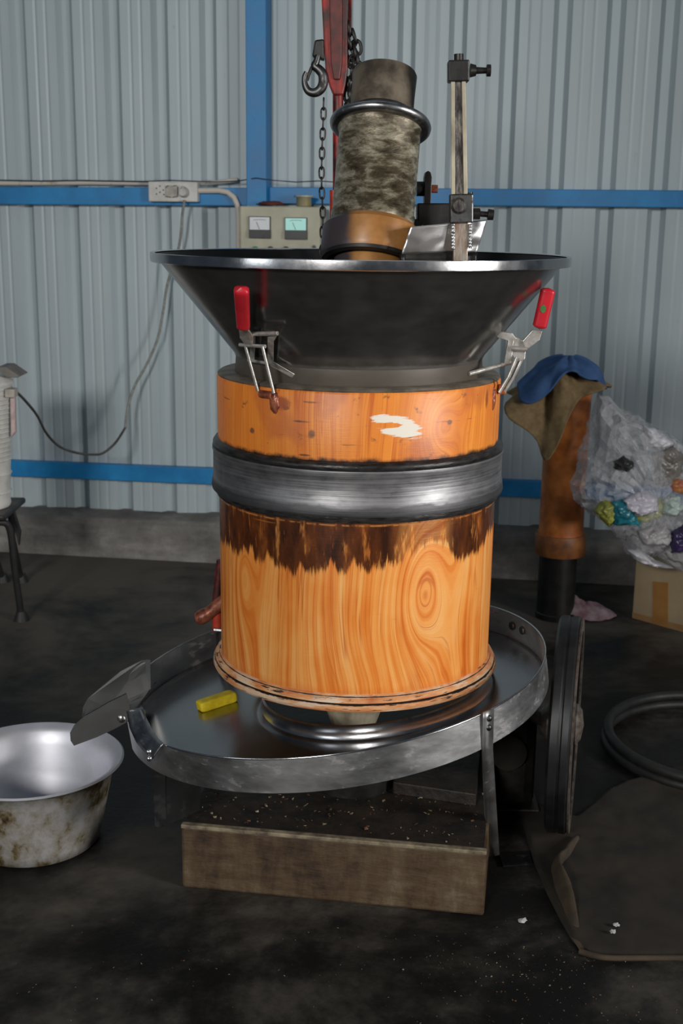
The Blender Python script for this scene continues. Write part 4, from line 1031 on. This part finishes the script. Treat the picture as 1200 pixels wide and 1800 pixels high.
def chute(u_, v_):
    x = 706+u_*134+ (14*(1-u_) + 16*u_)*v_*(1 if 1 else 0); x = (706+132*u_)*(1-v_)+(722+134*u_)*v_
    y = (446-3*u_)*(1-v_)+(399-13*u_)*v_
    d = .004-.165*(1-u_)**2.6 + .006*noise.noise(V((u_*6, v_*3, 0)))
    return P(x, y, YP+.0+d+.03*u_)
MB().grid(chute, 40, 12).build('chute_plate', M['foil'], r, smooth=60, solid=.002)
def scraper(u_, v_):
    p_ = chute(u_, 0); return p_+V((0.0, -.002, -.030*v_-.001))
MB().grid(scraper, 30, 3).build('scraper_blade', M['blackmetal'], r, smooth=60, solid=.008)

# swing arm with plate and bolt behind the shaft
YA = 2.78
def pa(px, py, d=0): return P(px, py, YA+d)
r = thing('swing_arm', pa(765, 400), 'black swing arm block with upright plate and bolt, beside the pestle', 'arm')
MB().prism([pa(733, 357), pa(802, 357), pa(802, 398), pa(733, 398)], (0, .06, 0)).build('arm_block', M['blackmetal'], r, bevel=.004)
MB().prism([pa(722, 385), pa(745, 385), pa(745, 425), pa(722, 425)], (0, .05, 0)).build('arm_root', M['blackmetal'], r, bevel=.004)
pl = [pa(746, 358), pa(746, 312), pa(748, 303), pa(752, 300), pa(757, 303), pa(759, 312), pa(757, 358)]
MB().prism(pl, (0, .05, 0)).build('arm_plate', M['blackmetal'], r, bevel=.001)
MB().tube([pa(732, 332, .02), pa(748, 332, .02)], .016, 14).build('arm_boss', M['blackmetal'], r, smooth=40)
MB().tube([pa(757, 332, .02), pa(769, 332, .02)], .009, 6).build('arm_bolt', M['weld'], r, smooth=20)
# short hidden foot of the arm carries it on the hopper's inner side
MB().prism([pa(734, 398, .01), pa(760, 398, .01), pa(760, 398, .01)-V((0, 0, .19)), pa(734, 398, .01)-V((0, 0, .19))], (0, .03, 0)).build('arm_foot', M['blackmetal'], r, bevel=.002)

# ================================================================== red hoist, hook, chains
YH = 3.0
def ph(px, py, d=0): return P(px, py, YH+d)
r = thing('red_hoist', ph(592, 440), 'red hanging hoist with steel hook and black chains, behind the pestle', 'hoist')
top = [ph(563, -60), ph(612, -60), ph(611, 0), ph(611, 60), ph(611, 125), ph(607, 150), ph(603, 167), ph(586, 167), ph(579, 150), ph(572, 125), ph(569, 80), ph(567, 40), ph(565, 0)]
mb = MB().prism(top, (0, .05, 0)); bo = mb.build('hoist_beam', M['redpaint'], r, bevel=.004)
MB().prism([ph(577, -60, -.006), ph(602, -60, -.006), ph(601, 110, -.006), ph(597, 140, -.006), ph(586, 140, -.006), ph(581, 110, -.006)], (0, .012, 0)).build('rib_plate', simple('dark_red_grime', (0.16, 0.02, 0.015), (0.05, 0.015, 0.012), 25, .5), bo, bevel=.003)
MB().prism([ph(612, -60, .05), ph(619, -60, .05), ph(618, 60, .05), ph(611, 60, .05)], (0, .012, 0)).build('rear_rail', M['redpaint'], r, bevel=.002)
MB().tube([ph(594, 160, .02), ph(594, 380, .02), ph(594, 480, .02)], .0125, 16).build('hanging_rod', M['redpaint'], r, smooth=50)
MB().tube([ph(588, 334, .012), ph(588, 388, .012)], .012, 14).build('bright_red_sleeve', M['redbright'], r, smooth=50)
MB().prism([ph(553, 70), ph(569, 68), ph(570, 106), ph(548, 99)], (0, .03, 0)).build('hook_block', M['blackmetal'], r, bevel=.004)
hk = spline([ph(559, 97), ph(556, 108), ph(553, 116), ph(560, 122), ph(567, 131), ph(568, 145), ph(563, 157), ph(553, 163), ph(542, 160), ph(536, 149), ph(535, 136), ph(539, 127)], 6)
n = len(hk); MB().tube(hk, [.0062+.0055*sin(pi*min(1, i/n*1.15)) for i in range(n)], 12).build('lifting_hook', M['steel_dk'], r, smooth=60)
MB().tube([ph(548, 118), ph(543, 130), ph(540, 142)], [.004, .004, .003], 8).build('hook_latch', M['blackmetal'], r, smooth=60)
def chain(mb, pts, wdt, lng, wire):
    path = spline(pts, 30); acc = 0; last = path[0]; k = 0
    for i in range(1, len(path)):
        acc += (path[i]-last).length; last = path[i]
        if acc >= lng*0.78:
            t_ = (path[min(i+1, len(path)-1)]-path[i-1]).normalized(); acc = 0; k += 1
            sd = t_.orthogonal().normalized(); sd = V((0, 1, 0)).cross(t_).normalized()
            if k % 2: sd = sd.cross(t_).normalized()
            ring = []
            for q in range(16):
                a_ = q*2*pi/16; ring.append(path[i]+sd*(cos(a_)*wdt)+t_*(math.copysign(abs(sin(a_))**.7, sin(a_))*lng/2))
            mb.tube(ring, wire, 6, closed=True)
mb = MB(); chain(mb, [ph(569, 165, -.01), ph(568, 210, -.01), ph(566, 260, -.01), ph(565, 320, -.01), ph(567, 380, -.01), ph(566, 450, -.01)], .0058, .027, .0022)
mb.build('load_chain', M['blackmetal'], r, smooth=60)
mb = MB()
for dx_, dy_ in ((0, 0), (8, 14), (-3, 24)):
    chain(mb, [ph(612+dx_*.5, 30+dy_, .02), ph(616+dx_, 70, .02), ph(623+dx_*.6, 90+dy_, .02), ph(619+dx_, 120, .01), ph(616+dx_*.6, 150, .02), ph(614+dx_, 200, .03)], .011, .032, .0040)
mb.build('gathered_chain', M['blackmetal'], r, smooth=60)

# ================================================================== red lever behind the barrel, on the left
YL = 2.93
def pl_(px, py, d=0): return P(px, py, YL+d)
ft = pl_(384, 1118)
r = thing('red_lever', ft, 'red pipe lever with short handle, half hidden behind the barrel at left', 'lever')
MB().tube([pl_(388, 985, .02), pl_(383, 1030, .02), pl_(380, 1060, .02)], .011, 12).build('lever_pole', M['redpaint'], r, smooth=50)
MB().tube([pl_(400, 1050), pl_(383, 1065), pl_(366, 1078), pl_(364, 1079), pl_(352, 1086), pl_(345, 1088)], [.017, .017, .016, .018, .019, .014], 18).build('lever_handle', M['weld'], r, smooth=35)
MB().tube([pl_(381, 1070, .01), pl_(382, 1108, .01)], .013, 12).build('lever_socket', M['redbright'], r, smooth=50)
MB().tube([pl_(376, 1106), pl_(394, 1108)], .006, 10).build('silver_pin', M['steel_br'], r, smooth=50)
MB().tube([pl_(390, 1104, .01), pl_(392, 1180, .01)], .016, 12).build('lever_base', M['blackmetal'], r, smooth=50)

for o in list(bpy.data.objects):
    if '_o' in o.keys(): del o['_o']
